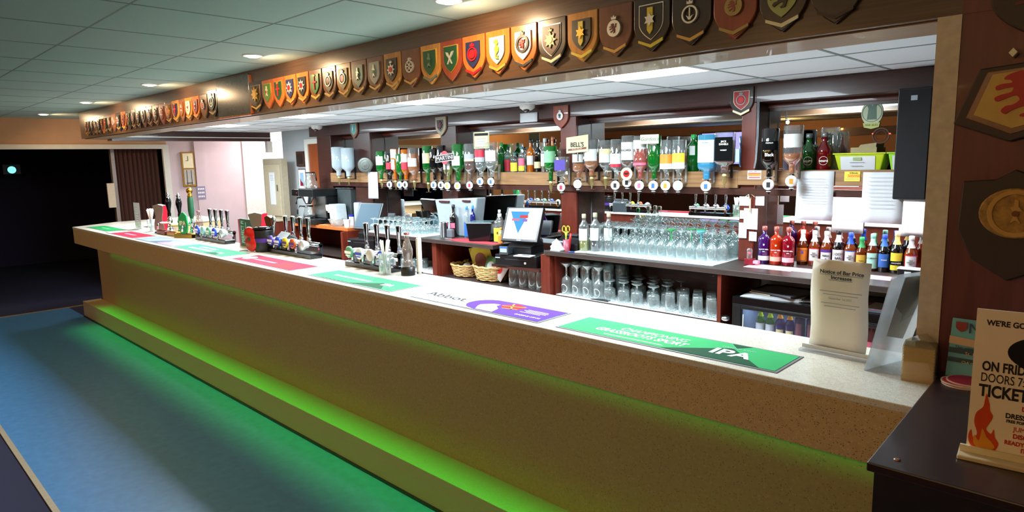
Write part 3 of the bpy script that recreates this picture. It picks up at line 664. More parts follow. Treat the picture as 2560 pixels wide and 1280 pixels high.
obj('medallion', MB().prism(circ(.008, .165, .078, 32, .82), -.026, -.016, 'xz'), P('medal_gold', '#9a7433', .5, .3, .35, 60), t, bevel=.003)
t2 = MB(); ringp(t2, .008, .165, .060, -.029, -.026); emblem('figure', t2, .008, .165, .035, -.030, -.026); obj('relief', t2, [P('medal_gold2', '#b58a45', .5, .3), wo_b], t)
t = thing('wall_plaque', 'dark shield with thin red stripes, high on the right wall', 'shield', (-.215, 2.098, 1.985), group='large shields on the right wall')
obj('backboard', MB().prism([(a, b) for a, b in shield_pts(.24, .22)], -.016, 0, 'xz'), wo_k, t, bevel=.003)
obj('stripes', MB().prism([(-.08, .12), (.09, .135), (.09, .145), (-.08, .13)], -.018, -.016, 'xz').prism([(-.07, .09), (.09, .11), (.09, .118), (-.07, .098)], -.018, -.016, 'xz').prism([(-.05, .06), (.08, .08), (.08, .087), (-.05, .067)], -.018, -.016, 'xz'), maroon, t)

# ================================================================== THINGS ON THE COUNTER
def font_tray(label, x0, n, sp, badges, last_glass=None, texts=None, y=2.165, L=None):
    """beer font: drip tray, cooling rail, round badges facing the room and tall chrome levers behind"""
    L = L or n * sp + .02
    t = thing('beer_font', label, 'beer font', (x0, y, 1.10), group='beer fonts with chrome levers')
    obj('drip_tray', MB().box(-.02, L, 0, .085, 0, .030).box(-.012, L - .008, .004, .081, .030, .034), black_gloss, t, bevel=.004)
    obj('rail', MB().lathe([(.016, 0), (.016, L - .03)], 14, (0, .095, .085), 'x').box(.0, .02, .085, .105, 0, .085).box(L - .05, L - .03, .085, .105, 0, .085), chrome, t)
    for i, (bm, rm) in enumerate(badges):
        cx = .03 + sp * i
        obj('tap_body', MB().lathe([(.022, .015), (.024, .05), (.018, .09)], 14, (cx, 0, .088), 'y').lathe([(.009, -.05), (.009, 0)], 10, (cx, .028, .075)), chrome, t)
        b = obj('badge', MB().lathe([(.0001, -.006), (.030, -.005), (.036, 0), (.036, .012), (.02, .018)], 24, (cx, 0, .088), 'y'), [bm], t)
        if rm is not None: obj('badge_band', MB().box(cx - .034, cx + .034, -.0078, -.0062, .080, .096).box(cx - .024, cx + .024, -.0078, -.0062, .066, .072), rm, b)
        if texts and texts[i]: text(texts[i], .018, ink if rm is None else white_paint, b, (cx, -.0085, .088), FR)
        lv = obj('lever', MB().lathe([(.010, .11), (.013, .125), (.009, .14), (.011, .15), (.0105, .165), (.013, .19), (.018, .255), (.018, .262), (.004, .264)], 14, (cx + .045, .105, 0)), chrome, t)
        obj('lever_collar', MB().lathe([(.015, .10), (.016, .112), (.012, .118)], 12, (cx + .045, .105, 0)), steel_brushed, lv)
    if last_glass:
        cx = .03 + sp * n
        obj('end_cap', MB().lathe([(.0001, -.004), (.034, -.002), (.037, .008), (.02, .05)], 24, (cx, .01, .082), 'y'), P('frosted', '#c9d6da', .15, .3), t)
    return t
b_w = P('badge_white', '#e9e9ee', .25); b_bl = P('badge_blue', '#2a4ad0', .25); b_gr = P('badge_green', '#5aa07a', .3); b_mint = P('badge_mint', '#8fd0c8', .3); b_pu = P('badge_purple', '#5a48b0', .3); b_ye = P('badge_yellow', '#d8cf20', .3); b_or = P('badge_orange', '#c05a28', .3); b_pk = P('badge_rose', '#d8c8c8', .3)
font_tray('rightmost beer font, four chrome levers and green, white, rose and blue badges', -3.543, 4, .112, [(b_gr, white_paint), (b_w, blue), (b_pk, None), (b_bl, white_paint)], L=.445)
font_tray('middle beer font beside the red poppy box, with purple, blue, yellow and orange badges', -4.58, 4, .108, [(b_pu, white_paint), (b_bl, white_paint), (b_ye, purple), (b_or, purple)], last_glass=True, L=.60)
font_tray('left beer font before the green perfect pint sign, with pale blue and mint badges', -5.95, 4, .12, [(b_bl, white_paint), (b_mint, None), (b_gr, white_paint), (b_bl, b_w)], last_glass=True, L=.60)

def handpump(label, x, y, kind):
    t = thing('hand_pump', label, 'hand pump', (x, y, 1.10), .35 if kind == 'green' else 0, group='hand pumps at the left end of the bar')
    basem = brass if kind != 'dark' else P('pump_base_red', '#5a2016', .3)
    obj('base', MB().box(-.11, .11, -.07, .09, 0, .035).box(-.095, .095, -.055, .075, .035, .042), basem, t, bevel=.004)
    obj('pillar', MB().lathe([(.030, .042), (.022, .06), (.018, .10), (.024, .12), (.026, .135), (.016, .145), (.014, .17)], 18, (.04, .01, 0)).lathe([(.010, -.09), (.010, .0)], 10, (.04, .01, .11), 'y').tube([(.04, -.09, .11), (.04, -.10, .10), (.04, -.10, .06)], .009, 8), chrome, t)
    hm = green if kind == 'green' else black_gloss
    if kind == 'green':
        h = obj('handle', MB().lathe([(.014, .17), (.022, .20), (.026, .24), (.024, .33), (.020, .36)], 18, (.04, .01, 0)), green_dark, t)
        obj('finial', MB().lathe([(.020, .36), (.022, .37), (.015, .385), (.014, .39)], 16, (.04, .01, 0)).sphere((.04, .01, .415), .027, 16, sz=1.2), brass, h)
        c = obj('pump_clip', MB().prism([(a + .02, b + .07) for a, b in [(-.07, .10), (-.035, .15), (0, .16), (.035, .13), (.045, .05), (.03, -.02), (-.01, -.05), (-.05, -.03), (-.075, .03)]], -.062, -.048, 'xz'), green, t, bevel=.003)
        text('IPA', .055, cream, c, (.005, -.064, .13), FR, bold=.0015)
    else:
        h = obj('handle', MB().lathe([(.014, .17), (.017, .19), (.013, .21), (.017, .24), (.027, .29), (.025, .32), (.016, .345)], 18, (.04, .01, 0)), hm, t)
        obj('finial', MB().lathe([(.016, .345), (.012, .355), (.019, .362), (.017, .372), (.006, .378), (.009, .388), (.002, .395)], 16, (.04, .01, 0)), chrome, h)
    return t
handpump('hand pump with a black handle nearest the red lit font, on a red-brown base', -6.70, 2.19, 'dark')
handpump('hand pump with a black handle and brass base, middle of three', -6.46, 2.20, 'black')
handpump('green hand pump with an oval clip reading IPA', -6.205, 2.20, 'green')

def lit_font(label, x, y, s=1.0, lean=0.0):
    t = thing('lit_font', label, 'beer font', (x, y, 1.10), .8, group='silver fonts with red lit edges')
    prof = [(-.055, .02), (-.05, .10), (-.035, .16), (-.05, .23), (-.06, .262), (.0, .275), (.05, .262), (.045, .20), (.03, .14), (.045, .06), (.05, .02)]
    rg = [(.05, .02), (.045, .06), (.03, .14), (.045, .20), (.05, .262)]
    obj('column', MB().prism([(a * s, b * s) for a, b in prof], -.03, .03, 'xz'), steel_brushed, t, bevel=.006)
    obj('lit_panel', MB().prism([(a - .004, b) for a, b in rg] + [(a + .022, b) for a, b in rg[::-1]], -.028, .028, 'xz'), EM('red_glow', (1.0, .03, .06), 1.5), t, bevel=.004)
    obj('foot', MB().lathe([(.065, 0), (.06, .012), (.035, .022)], 20), chrome, t)
    return t
lit_font('tall silver font with a red lit edge beside the black hand pump', -6.91, 2.20)
lit_font('silver-bronze font with a red lit edge behind the red poppy box', -4.90, 2.24)
t = thing('branded_font', 'curved chrome and bronze font between the red lit font and the receipt printer', 'beer font', (-4.72, 2.262, 1.10))
obj('blade', MB().prism([(-.07, .24), (-.02, .255), (.04, .24), (.045, .20), (.02, .12), (.01, .05), (-.015, .05), (-.03, .14), (-.055, .20)], -.02, .02, 'xz'), P('bronze_blade', '#8a5a34', .25, .6), t, bevel=.004)
obj('chrome_edge', MB().tube([(.055, 0, .25), (.045, 0, .20), (.022, 0, .12), (.014, 0, .04), (.012, 0, .012)], .014, 10), chrome, t)
obj('foot', MB().lathe([(.045, 0), (.04, .012), (.018, .03)], 18), chrome, t)
# poppy collecting box
t = thing('poppy_box', 'red poppy-fronted charity collecting box beside the middle beer font', 'collecting box', (-4.73, 2.13, 1.10), .25)
obj('box', MB().lathe([(.065, 0), (.072, .02), (.072, .155), (.06, .165)], 22, (.07, .03, 0)), black, t, bevel=.002)
pm = MB(); pm.lathe([(.0001, -.012), (.052, -.010), (.060, 0), (.05, .01)], 26, (0, -.035, .125), 'y'); pm.lathe([(.0001, -.016), (.052, -.014), (.060, -.004), (.05, .006)], 26, (.012, -.035, .062), 'y')
obj('poppy', pm, P('poppy_red', '#d8100f', .35), t)
obj('poppy_centre', MB().lathe([(.0001, -.022), (.014, -.020), (.015, -.01)], 16, (.008, -.035, .095), 'y'), P('poppy_eye', '#23301a', .5), t)
obj('band', MB().lathe([(.0735, .07), (.0735, .10)], 22, (.07, .03, 0), cap=False), purple, t)
obj('lid', MB().lathe([(.074, .165), (.074, .178), (.03, .185)], 22, (.07, .03, 0)), black_gloss, t)
obj('cord', MB().tube([(-.02, -.05, .01), (-.07, -.06, .008), (-.11, -.05, .003), (-.10, -.03, .003), (-.04, -.03, .006)], .0025, 6), black, t)
t = thing('receipt_printer', 'dark grey receipt printer behind the middle beer font', 'printer', (-4.44, 2.235, 1.10), -.1)
obj('body', MB().prism([(-.05, 0), (.05, 0), (.05, .11), (.0, .14), (-.05, .09)], -.09, .09, 'yz'), dark_grey, t, bevel=.01)
obj('lid', MB().prism([(-.045, .10), (.0, .143), (.0, .150), (-.05, .104)], -.085, .085, 'yz'), grey_pl, t, bevel=.003)
# green sign
t = thing('counter_sign', 'upright green sign reading perfect pint, left of the poppy box', 'sign', (-5.05, 2.215, 1.10), -.05)
obj('panel', MB().box(-.125, .15, 0, .012, 0, .215), green_dark, t, bevel=.001)
obj('red_edge', MB().box(-.155, -.125, .0, .012, 0, .21), P('sign_red', '#a02038', .4), t)
text('PERFECT PI', .085, mint, t, (-.065, -.001, .112), (PI / 2, -PI / 2, 0), sx=.42)
obj('print_line', MB().box(-.005, .003, -.001, 0, .02, .19).box(.02, .026, -.001, 0, .02, .16), mint, t)
# straws, menu holder
def straw_jar(label, x, y, n, H, seed, spread=.03, jar=True, thick=.0045):
    t = thing('straw_jar', label, 'jar of straws', (x, y, 1.10), group='jars of white straws')
    if jar: obj('jar', MB().lathe([(.030, .0), (.033, .004), (.036, .12), (.033, .12), (.030, .008)], 20, cap=False).lathe([(.0001, .003), (.030, .003)], 20, cap=False), g_clear, t)
    rnd = random.Random(seed)
    for i in range(n):
        a = rnd.random() * 6.28; q = rnd.random() * spread
        obj('straw', MB().tube([(-.4 * q * math.cos(a), -.4 * q * math.sin(a), .008), (q * math.cos(a), q * math.sin(a), H * (0.94 + .06 * rnd.random()))], thick, 8), white_paint, t)
    return t
straw_jar('glass of white straws in front of the rightmost beer font', -3.085, 2.13, 7, .20, 3, .036)
straw_jar('jar packed with white straws at the left end of the bar', -7.10, 2.17, 22, .23, 5, .034)
t = thing('menu_holder', 'clear upright menu holder at the left end of the bar', 'menu holder', (-7.47, 2.16, 1.10))
obj('pane', MB().box(-.09, .09, -.002, .002, .01, .275), GLASS('menu_acrylic', '#d0d0cc', .45, .1, '#b8b4ae'), t)
obj('foot', MB().box(-.10, .10, -.035, .035, 0, .01), g_acryl, t)
lines(t, paper, -.05, .05, .04, .24, 9, -.003, .006)
def coke(label, x, y, z=1.10, s=1.0):
    t = thing('glass_bottle', label, 'bottle', (x, y, z), group='contoured clear bottles')
    pr = [(.026, .0), (.030, .006), (.031, .04), (.026, .065), (.031, .10), (.031, .125), (.022, .155), (.013, .185), (.012, .205), (.015, .208), (.015, .216), (.012, .218)]
    obj('glass', MB().lathe([(a * s, b * s + .02) for a, b in pr], 20), GLASS('contour_glass', '#dccfca', .14, .3, '#d8c4be'), t)
    obj('base_holder', MB().lathe([(.040, 0), (.040, .045), (.033, .05)], 20), black, t)
    obj('crown_cap', MB().lathe([(.016, .228), (.016, .238), (.010, .241)], 16), P('cap_red_grey', '#8c4a4a', .4), t)
    return t
coke('contoured clear bottle on a black base right of the straws', -2.965, 2.20)
coke('contoured clear bottle on a black base left of the left beer font', -6.05, 2.24)
t = thing('glass_tube', 'white frosted tube standing at the counter edge beside the clear bottle', 'tube', (-2.72, 2.285, 0))
t.location = (-2.94, 2.262, 1.10)
obj('tube', MB().lathe([(.016, .012), (.0155, .20), (.012, .205)], 16), P('frosted_tube', '#e2dfd2', .5), t)
obj('foot', MB().lathe([(.018, 0), (.018, .012)], 16), steel, t)
# right end of the counter: notice stand, card holder, stack of mats
t = thing('notice_stand', 'acrylic stand with the notice of bar price increases', 'notice stand', (-.672, 2.135, 1.10), -.06)
obj('foot', MB().box(-.105, .095, -.035, .035, 0, .008), g_acryl, t)
obj('rail', MB().box(-.105, .095, -.010, -.006, .008, .020).box(-.105, .095, .004, .008, .008, .016), P('acrylic_edge', '#dfe6ea', .15), t)
ps = MB(); vs = []
for i in range(9):
    z_ = .012 + .285 * i / 8; xo = .006 * math.sin(i * .9); yy = -.001 + .012 * (i / 8) ** 2 * .6
    for j in range(5):
        x_ = -.088 + .172 * j / 4; vs.append((x_ + xo * (.5 if j in (0, 4) else 1), yy + .003 * math.sin(j * 1.5 + i * .6), z_))
ps.add(vs, [(i * 5 + j, i * 5 + j + 1, (i + 1) * 5 + j + 1, (i + 1) * 5 + j) for i in range(8) for j in range(4)], 0, True)
sh = obj('sheet', ps, P('notice_paper', '#ece6dc', .8, 0, .04, 12), t, solid=.0006)
text('Notice of Bar Price\nIncreases', .0165, ink, sh, (.003, -.0035, .252), FR, bold=.0003)
o = obj('underline', MB().box(-.062, .065, -.0042, -.0036, .2515, .2525).box(-.034, .036, -.0042, -.0036, .235, .236), ink, sh)
lines(sh, ink_grey, -.062, .068, .190, .200, 2, -.0042, .0022); text('September 1st 2021', .0095, ink_grey, sh, (.003, -.0045, .178), FR, sx=.9); lines(sh, ink_grey, -.056, .062, .152, .162, 2, -.0042, .0022)
t = thing('card_holder', 'empty clear acrylic holder seen from its side by the right end of the counter', 'card holder', (-.515, 2.10, 1.10), 0)
obj('back_sheet', MB().add([(-.045, -.075, 0), (.012, .10, 0), (.082, .11, .285), (.012, -.075, .285)], [(0, 1, 2, 3)]), GLASS('acrylic_sheet', '#e4e8ec', .42, .08, '#d0d6dc'), t, solid=.003)
obj('foot', MB().add([(-.045, -.075, .001), (.055, -.06, .001), (.065, .085, .001), (.012, .10, .001)], [(0, 1, 2, 3)]), g_acryl, t, solid=.003)
obj('card', MB().add([(-.005, -.03, .10), (.018, .05, .08), (.070, .09, .275), (.03, -.02, .275)], [(0, 1, 2, 3)]), P('pale_card', '#b9c6d2', .6), t, solid=.001)
t = thing('mat_stack', 'tall stack of tan beer mats in clear wrap, right end of counter', 'stack of beer mats', (-.428, 2.045, 1.10), .15)
st = MB()
for k in range(34): st.box(-.036 + .001 * math.sin(k * 2.1), .036 + .001 * math.sin(k * 2.1), -.036, .036, k * .0028, k * .0028 + .0023)
obj('mats', st, P('mat_card', '#dcb673', .8), t)
obj('wrap', MB().box(-.039, .039, -.039, .039, 0, .098).prism([(-.039, .098), (.039, .098), (.012, .122), (-.008, .116)], -.037, .037, 'xz'), GLASS('wrap', '#f2eedc', .18, .12, '#e6dec2'), t)

# ================================================================== DARK TABLE AND ITS THINGS
t = thing('side_counter', 'dark wooden side counter in the right foreground', 'counter', (0, 0, 0))
obj('worktop', MB().prism([(-.364, 1.364), (1.2, 1.364), (1.2, 2.095), (-.384, 2.095)], 1.101, 1.12, 'xy'), wood_table, t, bevel=.003)
obj('front_panel', MB().box(-.352, 1.2, 1.375, 1.395, 0, 1.101), P('panel_black', '#150f18', .5), t)
obj('end_panel', MB().box(-.355, -.335, 1.395, 1.79, 0, 1.101), P('panel_black', '#150f18', .5), t)
t = thing('screw_cap', 'small round brass screw cover on the dark side counter', 'screw cover', (-.322, 1.412, 1.12))
obj('rim', MB().lathe([(.006, 0), (.006, .0015), (.004, .002)], 16), P('cap_brass', '#b07c5c', .3, .6), t)
t = thing('flyer_stand', 'acrylic stand with a cream dance-night flyer with flames, right foreground', 'flyer stand', (-.13, 1.545, 1.12), .10)
obj('foot', MB().box(-.112, .112, -.04, .03, 0, .009), P('acrylic_foot', '#d8c9a4', .12, 0, .03), t, bevel=.002)
obj('rail', MB().box(-.110, .110, -.014, -.010, .009, .022), P('acrylic_rail', '#e8dcb8', .1), t)
sh = obj('flyer', MB().box(-.100, .105, -.004, 0, .009, .300), P('flyer_cream', '#fdf2de', .7, 0, .02), t)
text("WE'RE GOING...", .0150, ink, sh, (-.083, -.0045, .274), FR, sx=.86, align='LEFT', bold=.0004)
obj('oval', MB().prism(circ(.015, .222, .062, 40, .56), -.0052, -.004, 'xz'), f_blk, sh)
obj('oval_flames', MB().prism(smooth([(-.012, .205), (-.016, .222), (-.008, .245), (.012, .250), (.032, .247), (.040, .225), (.032, .205), (.01, .20)]), -.0060, -.0052, 'xz', 0).prism(smooth([(-.006, .215), (-.002, .232), (.012, .238), (.026, .232), (.026, .216), (.01, .212)]), -.0066, -.0060, 'xz', 1), [P('print_red', '#c8281c', .6), P('flame_yellow', '#eea32a', .6)], sh)
text('ON FRIDAY', .026, ink, sh, (-.085, -.0045, .187), FR, sx=.66, align='LEFT', bold=.0011)
text('DOORS 7:45PM', .025, ink, sh, (-.086, -.0045, .164), FR, sx=.62, align='LEFT', bold=.0009)
text('TICKETS', .033, ink, sh, (-.087, -.0045, .137), FR, sx=.70, align='LEFT', bold=.0014)
for s_, x_, z_, c_, z2 in (('DRESS', -.018, .112, 'r', .0125), ('DRESS TO', -.042, .0945, 'k', .0135), ('FREE FOR THE', -.040, .084, 'k', .008), ('JUMP IN', -.028, .070, 'r', .0125), ('DISCO', -.028, .0555, 'r', .0125), ('READY TO', -.040, .041, 'r', .0115), ("IT'S", -.014, .029, 'r', .0115)):
    text(s_, z2, ink if c_ == 'k' else P('print_red', '#c8281c', .6), sh, (x_, -.0045, z_), FR, sx=.85, align='LEFT', bold=.0005)
lines(sh, ink_grey, -.045, .06, .0145, .0150, 1, -.0042, .005)
FP_ = [(-.074, .012), (-.092, .020), (-.098, .038), (-.094, .054), (-.090, .038), (-.084, .048), (-.090, .070), (-.088, .090), (-.078, .104), (-.076, .118), (-.074, .132), (-.068, .112), (-.066, .098), (-.061, .088), (-.066, .072), (-.070, .060), (-.062, .052), (-.058, .062), (-.055, .046), (-.049, .034), (-.055, .018)]
obj('flame', MB().prism(smooth(FP_, 4), -.0048, -.004, 'xz'), P('flame_orange', '#dd4a18', .6), sh)
obj('flame_heart', MB().prism(smooth([(-.073, .014), (-.088, .026), (-.088, .044), (-.080, .034), (-.076, .060), (-.068, .044), (-.060, .036), (-.055, .024)], 4), -.0054, -.0048, 'xz'), P('flame_yellow', '#eea32a', .6), sh)
t = thing('leaflet', 'teal leaflet propped against the right wall behind the flyer', 'leaflet', (-.318, 2.06, 1.12), 0)
sh = obj('sheet', MB().add([(-.05, 0, 0), (.09, 0, 0), (.09, .03, .155), (-.048, .03, .155)], [(0, 1, 2, 3)]), P('leaflet_teal', '#6fb6bd', .6, 0, .03), t, solid=.001)
TL = (PI / 2 - .19, 0, 0)
obj('wave_band', MB().add([(-.0495, .0150, .088), (.09, .0135, .080), (.09, .0170, .098), (-.0495, .0190, .108)], [(0, 1, 2, 3)]), P('leaflet_peach', '#d8b48c', .6), sh, loc=(0, -.002, 0))
obj('dark_band', MB().add([(-.0495, .0105, .064), (.09, .0105, .064), (.09, .0135, .078), (-.0495, .0135, .078)], [(0, 1, 2, 3)]).add([(-.0495, .006, .040), (.09, .006, .040), (.09, .009, .052), (-.0495, .009, .052)], [(0, 1, 2, 3)]), P('leaflet_dark', '#2c4a50', .6), sh, loc=(0, -.003, 0))
text('News', .038, navy, sh, (.035, .020, .132), TL, sx=1.0); text('This winter bowls', .011, navy, sh, (.005, .010, .080), TL); text('St. Edmunds', .013, P('print_pink', '#e8b0a0', .6), sh, (.022, .006, .066), TL); text('Club members only', .009, cream, sh, (.02, .001, .043), TL)
obj('crest', MB().prism(shield_pts(.026, .028), -.001, 0, 'xz'), P('crest_red', '#9a3a34', .6), sh, loc=(-.025, .0215, .120))
for k, (dx, dy, dz) in enumerate(((0, 0, 0), (.004, .006, .0025), (-.002, .002, .005), (.008, .012, .0075))):
    t = thing('beer_mat', ['pink round beer mat at the bottom of the little pile on the side counter', 'pink round beer mat second from the bottom of the little pile', 'pink round beer mat second from the top of the little pile', 'pink round beer mat on top of the little pile on the side counter'][k], 'beer mat', (-.318 + dx, 2.00 + dy, 1.12 + dz), .4 * k, 'pink beer mats on the side counter')
    obj('card', MB().lathe([(.047, 0), (.047, .0024)], 32), P('beermat_edge', '#dfc7b4', .8), t)
    f = obj('print', MB().lathe([(.0001, .0025), (.043, .0025)], 32, cap=False), P('beermat_pink', '#c8305a', .6), t)

# ================================================================== BACK BAR
PY = 4.12
t = thing('back_beam', 'long dark wooden beam above the mirrors and bottles', 'beam', (0, 0, 0))
obj('board', MB().box(-7.42, -1.845, PY, 4.312, 2.052, 2.168), wood_dark, t, bevel=.003)
obj('right_board', MB().box(-1.842, 1.2, PY - .012, 4.312, 2.05, 2.168), wood_dark, t, bevel=.003)
obj('bead', MB().box(-7.40, 1.2, 4.285, 4.305, 2.02, 2.052), wood_red, t)
POSTS = [(-7.247, -6.938, 'far left dark post of the back bar beside the white door frame'), (-6.464, -6.134, 'dark post of the back bar with the round metal plaque and white sheet'),
         (-4.947, -4.720, 'dark post of the back bar behind the red and white oval sign'), (-3.452, -3.292, 'red-brown post of the back bar between the lit till and the squash bottles'),
         (-1.938, -1.842, 'red-brown post of the back bar covered in pinned paper notes')]
for a, b, lb in POSTS:
    t = thing('bar_post', lb, 'post', ((a + b) / 2, PY, 1.04)); h = (b - a) / 2
    obj('upright', MB().box(-h, h, 0, .185, 0, 1.012), wood_dark if a < -4 else wood_red, t, bevel=.003)
    obj('side_trim', MB().box(h, h + .004, .02, .18, 0, 1.012), wood_dark, t)
E4 = [(-7.42, -7.252), (-6.930, -6.469), (-6.126, -4.952), (-4.712, -3.457), (-3.284, -1.943), (-1.834, 1.2)]
ML = ['narrow mirror beside the far left post', 'mirror behind the pair of milky bottles', 'mirror behind the left run of optics', 'mirror behind the standing bottles and the lit till', 'mirror behind the blue bottle and the big crowd of glasses', 'mirror behind the lime tubs and beer bottles']
for (a, b), lb in zip(E4[1:], ML[1:]):
    t = thing('wall_mirror', 'wide ' + lb, 'mirror', ((a + b) / 2, 4.308, 1.045)); h = (b - a) / 2
    obj('glass', MB().box(-h, h, 0, .006, 0, .975), mirror_mat, t)
    obj('top_bead', MB().box(-h, h, -.012, 0, .955, .975), wood_dark, t)
# pine shelf that carries the optics
t = thing('optic_shelf', 'long pine shelf with a plain front board that carries the spirit bottles', 'shelf', (0, 0, 0))
obj('front_board', MB().box(-6.93, -1.94, 4.088, 4.118, 1.515, 1.622).box(-1.94, -.60, 4.088, 4.118, 1.535, 1.628), wood_pine, t, bevel=.002)
obj('optic_rail_and_shade', MB().box(-6.93, -.60, 4.098, 4.112, 1.470, 1.512), wood_dark, t)  # dark rail, also standing in for the shade under the shelf board
for a, b in E4[1:]:
    obj('board', MB().box(a + .004, min(b, .5) - .004, 4.118, 4.300, 1.60, 1.620), wood_dark, t)
for x in (-6.55, -5.3, -4.2, -2.9, -2.2, -.64):
    obj('bracket', MB().box(x - .01, x + .01, 4.12, 4.28, 1.50, 1.60), black, t)
t = thing('sheet_lamp', 'strip lamp under the pine shelf above the beer bottles', 'strip lamp', (-1.18, 4.16, 1.555))
obj('casing', MB().box(-.56, .50, -.02, .02, 0, .04), white_pl, t)
obj('tube', MB().box(-.55, .49, -.012, .012, -.008, 0), EM('tube_glow', (1.0, .90, .92), 10), t)
light('AREA', 'lamp', (-.03, 0, -.014), SHELF_W, PINKW, t, shape='RECTANGLE', size=1.02, size_y=.03)

# worktops and the units below
def worktop(lb, x0, x1, mt=wood_top, y0=3.72, z=1.04, th=.034):
    t = thing('back_worktop', lb, 'worktop', (0, 0, 0))
    obj('board', MB().box(x0, x1, y0, 4.305, z - th, z), mt, t, bevel=.003)
    return t
worktop('dark wood worktop under the tall crowd of stemmed glasses and the beer bottles', -3.29, 1.0)
worktop('dark wood worktop between the two tills', -5.71, -3.83, y0=3.70)
worktop('orange wooden worktop under the coffee machine', -7.40, -6.16, WOOD('orange_worktop', '#b5602c', .3, .2, (2, 10, 10)), y0=3.80)
for lb, a, b, sw, zs, ts in (('red-brown shelving unit below the coffee machine', -7.40, -6.16, .04, .74, None), ('red-brown shelving unit below the blank till and round glasses', -6.155, -4.60, .06, .70, (-6.09, -5.68, .855)),
        ('red-brown shelving unit holding the wicker baskets and the lit till', -4.595, -3.25, .09, .70, (-3.87, -3.345, .882)), ('red-brown shelving unit with a white mesh shelf of beer glasses', -3.245, -1.86, .025, .70, None)):
    t = thing('shelving_unit', lb, 'shelving unit', (a, 0, 0)); q = b - a
    obj('side_panel', MB().box(q - sw, q, 3.735, 4.27, 0, 1.005), wood_red, t); obj('side_panel', MB().box(0, .02, 3.78, 4.27, 0, 1.005), wood_red, t)
    obj('back_board', MB().box(0, q, 4.27, 4.30, 0, 1.005), wood_dark, t); obj('shelf', MB().box(.02, q - sw, 3.76, 4.27, zs - .02, zs), wood_top, t); obj('plinth', MB().box(.02, q - sw, 3.80, 3.82, 0, .10), black, t)
    if ts: obj('till_shelf', MB().box(ts[0] - a, ts[1] - a, 3.72, 4.27, ts[2] - .02, ts[2]), wood_dark, t)
def wire_mat(lb, x0, x1, y0, y1, z):
    t = thing('shelf_liner', lb, 'shelf liner', (0, 0, z)); g = MB(); n = int((x1 - x0) / .03)
    g.box(x0, x1, y0, y1, 0, .001, 1)
    for i in range(n + 1): x = x0 + (x1 - x0) * i / n; g.box(x - .003, x + .003, y0, y1, .001, .005)
    n = int((y1 - y0) / .03)
    for i in range(n + 1): y = y0 + (y1 - y0) * i / n; g.box(x0, x1, y - .003, y + .003, .0015, .0055)
    obj('mesh', g, [white_pl, grey_pl], t)
wire_mat('white mesh liner on the lower shelf below the big crowd of glasses', -3.215, -1.892, 3.768, 4.262, .7004)
wire_mat('white mesh liner on the lower shelf behind the rightmost beer font', -6.13, -4.668, 3.768, 4.262, .7004)
def glass_mat(lb, x0, x1, y0, y1, z):
    t = thing('glass_mat', lb, 'glass mat', (0, 0, z)); g = MB(); g.box(x0, x1, y0, y1, 0, .002, 0)
    n = int((x1 - x0) / .022)
    for i in range(n): x = x0 + .005 + .022 * i; g.box(x, x + .012, y0 + .004, y1 - .004, .002, .0045, 0)
    obj('mesh', g, P('glass_mat_white', '#dfe8ea', .5), t)
glass_mat('white glass mat under the big crowd of stemmed glasses', -3.06, -1.952, 3.80, 4.29, 1.04)
glass_mat('white glass mat under the round glasses on the left worktop', -5.72, -4.80, 3.72, 4.29, 1.04)

# ------------------------------------------------------------------ glasses
def goblet(name, lb, group, mt, H=.20, r=.038, stem_m=None, inv=True, cat='glass'):
    """stemmed glass; inv: standing on its rim"""
    t = thing(name, lb, cat, (0, 0, 0), group=group)
    f = (lambda z: H - z) if inv else (lambda z: z)
    bowl = [(r * .12, .42 * H), (r * .62, .47 * H), (r * .95, .60 * H), (r, .74 * H), (r * .90, .99 * H)]
    o = [(a, f(z)) for a, z in bowl]; obj('bowl', MB().lathe(o if not inv else o[::-1], 14, cap=False), mt, t)
    st = [(r * .92, .004), (r * .9, .010), (r * .18, .022), (r * .11, .05), (r * .10, .36 * H), (r * .16, .425 * H)]
    o = [(a, f(z)) for a, z in st]; obj('stem', MB().lathe(o if not inv else o[::-1], 14), stem_m or mt, t)
    return t
tree = {}
def rows(proto, xs, ys, z, labels=None, lb=None, jit=.004, skip=(), seed=1, group=None):
    tr = [(a, kids(a)) for a in kids(proto)]; rnd = random.Random(seed); k = 0
    for j, y in enumerate(ys):
        for i, x in enumerate(xs):
            if (i, j) in skip: continue
            p = (x + (j % 2) * (xs[1] - xs[0]) * .4 + rnd.uniform(-jit, jit), y + rnd.uniform(-jit, jit), z)
            if k == 0: proto.location = p
            else: dup(proto, p, 0, lb, group, tr)
            k += 1
frange = lambda a, b, n: [a + (b - a) * i / (n - 1) for i in range(n)]
g0 = goblet('stemmed_glass', 'clear stemmed glass upside down in the big crowd of glasses on the white mat', 'upturned stemmed glasses on the right worktop', g_goblet, .20, .036)
COL = {(9, 0), (11, 1), (12, 0), (14, 1), (10, 1)}
rows(g0, frange(-2.99, -2.03, 14), [3.93, 4.015, 4.10, 4.185], 1.0445, skip=COL)
for k, ((i, j), mt, w_) in enumerate([((9, 0), P('stem_green', '#3aa058', .3), 'green'), ((11, 1), P('stem_green', '#3aa058', .3), 'dark green'), ((12, 0), P('stem_blue', '#5fb8c8', .3), 'pale blue'), ((10, 1), P('stem_green', '#3aa058', .3), 'green')]):
    xs = frange(-2.99, -2.03, 14); g1 = goblet('stemmed_glass', ['stemmed glass with a bright green stem, nearest of the green ones in the crowd', 'stemmed glass with a green stem, farther right and behind the nearest green one', 'stemmed glass with a pale blue stem near the right post', 'stemmed glass with a green stem just behind the nearest green one'][k], 'coloured-stem glasses', g_goblet, .20, .036, mt)
    g1.location = (xs[i] + (j % 2) * .03, [3.93, 4.015][j], 1.0445)
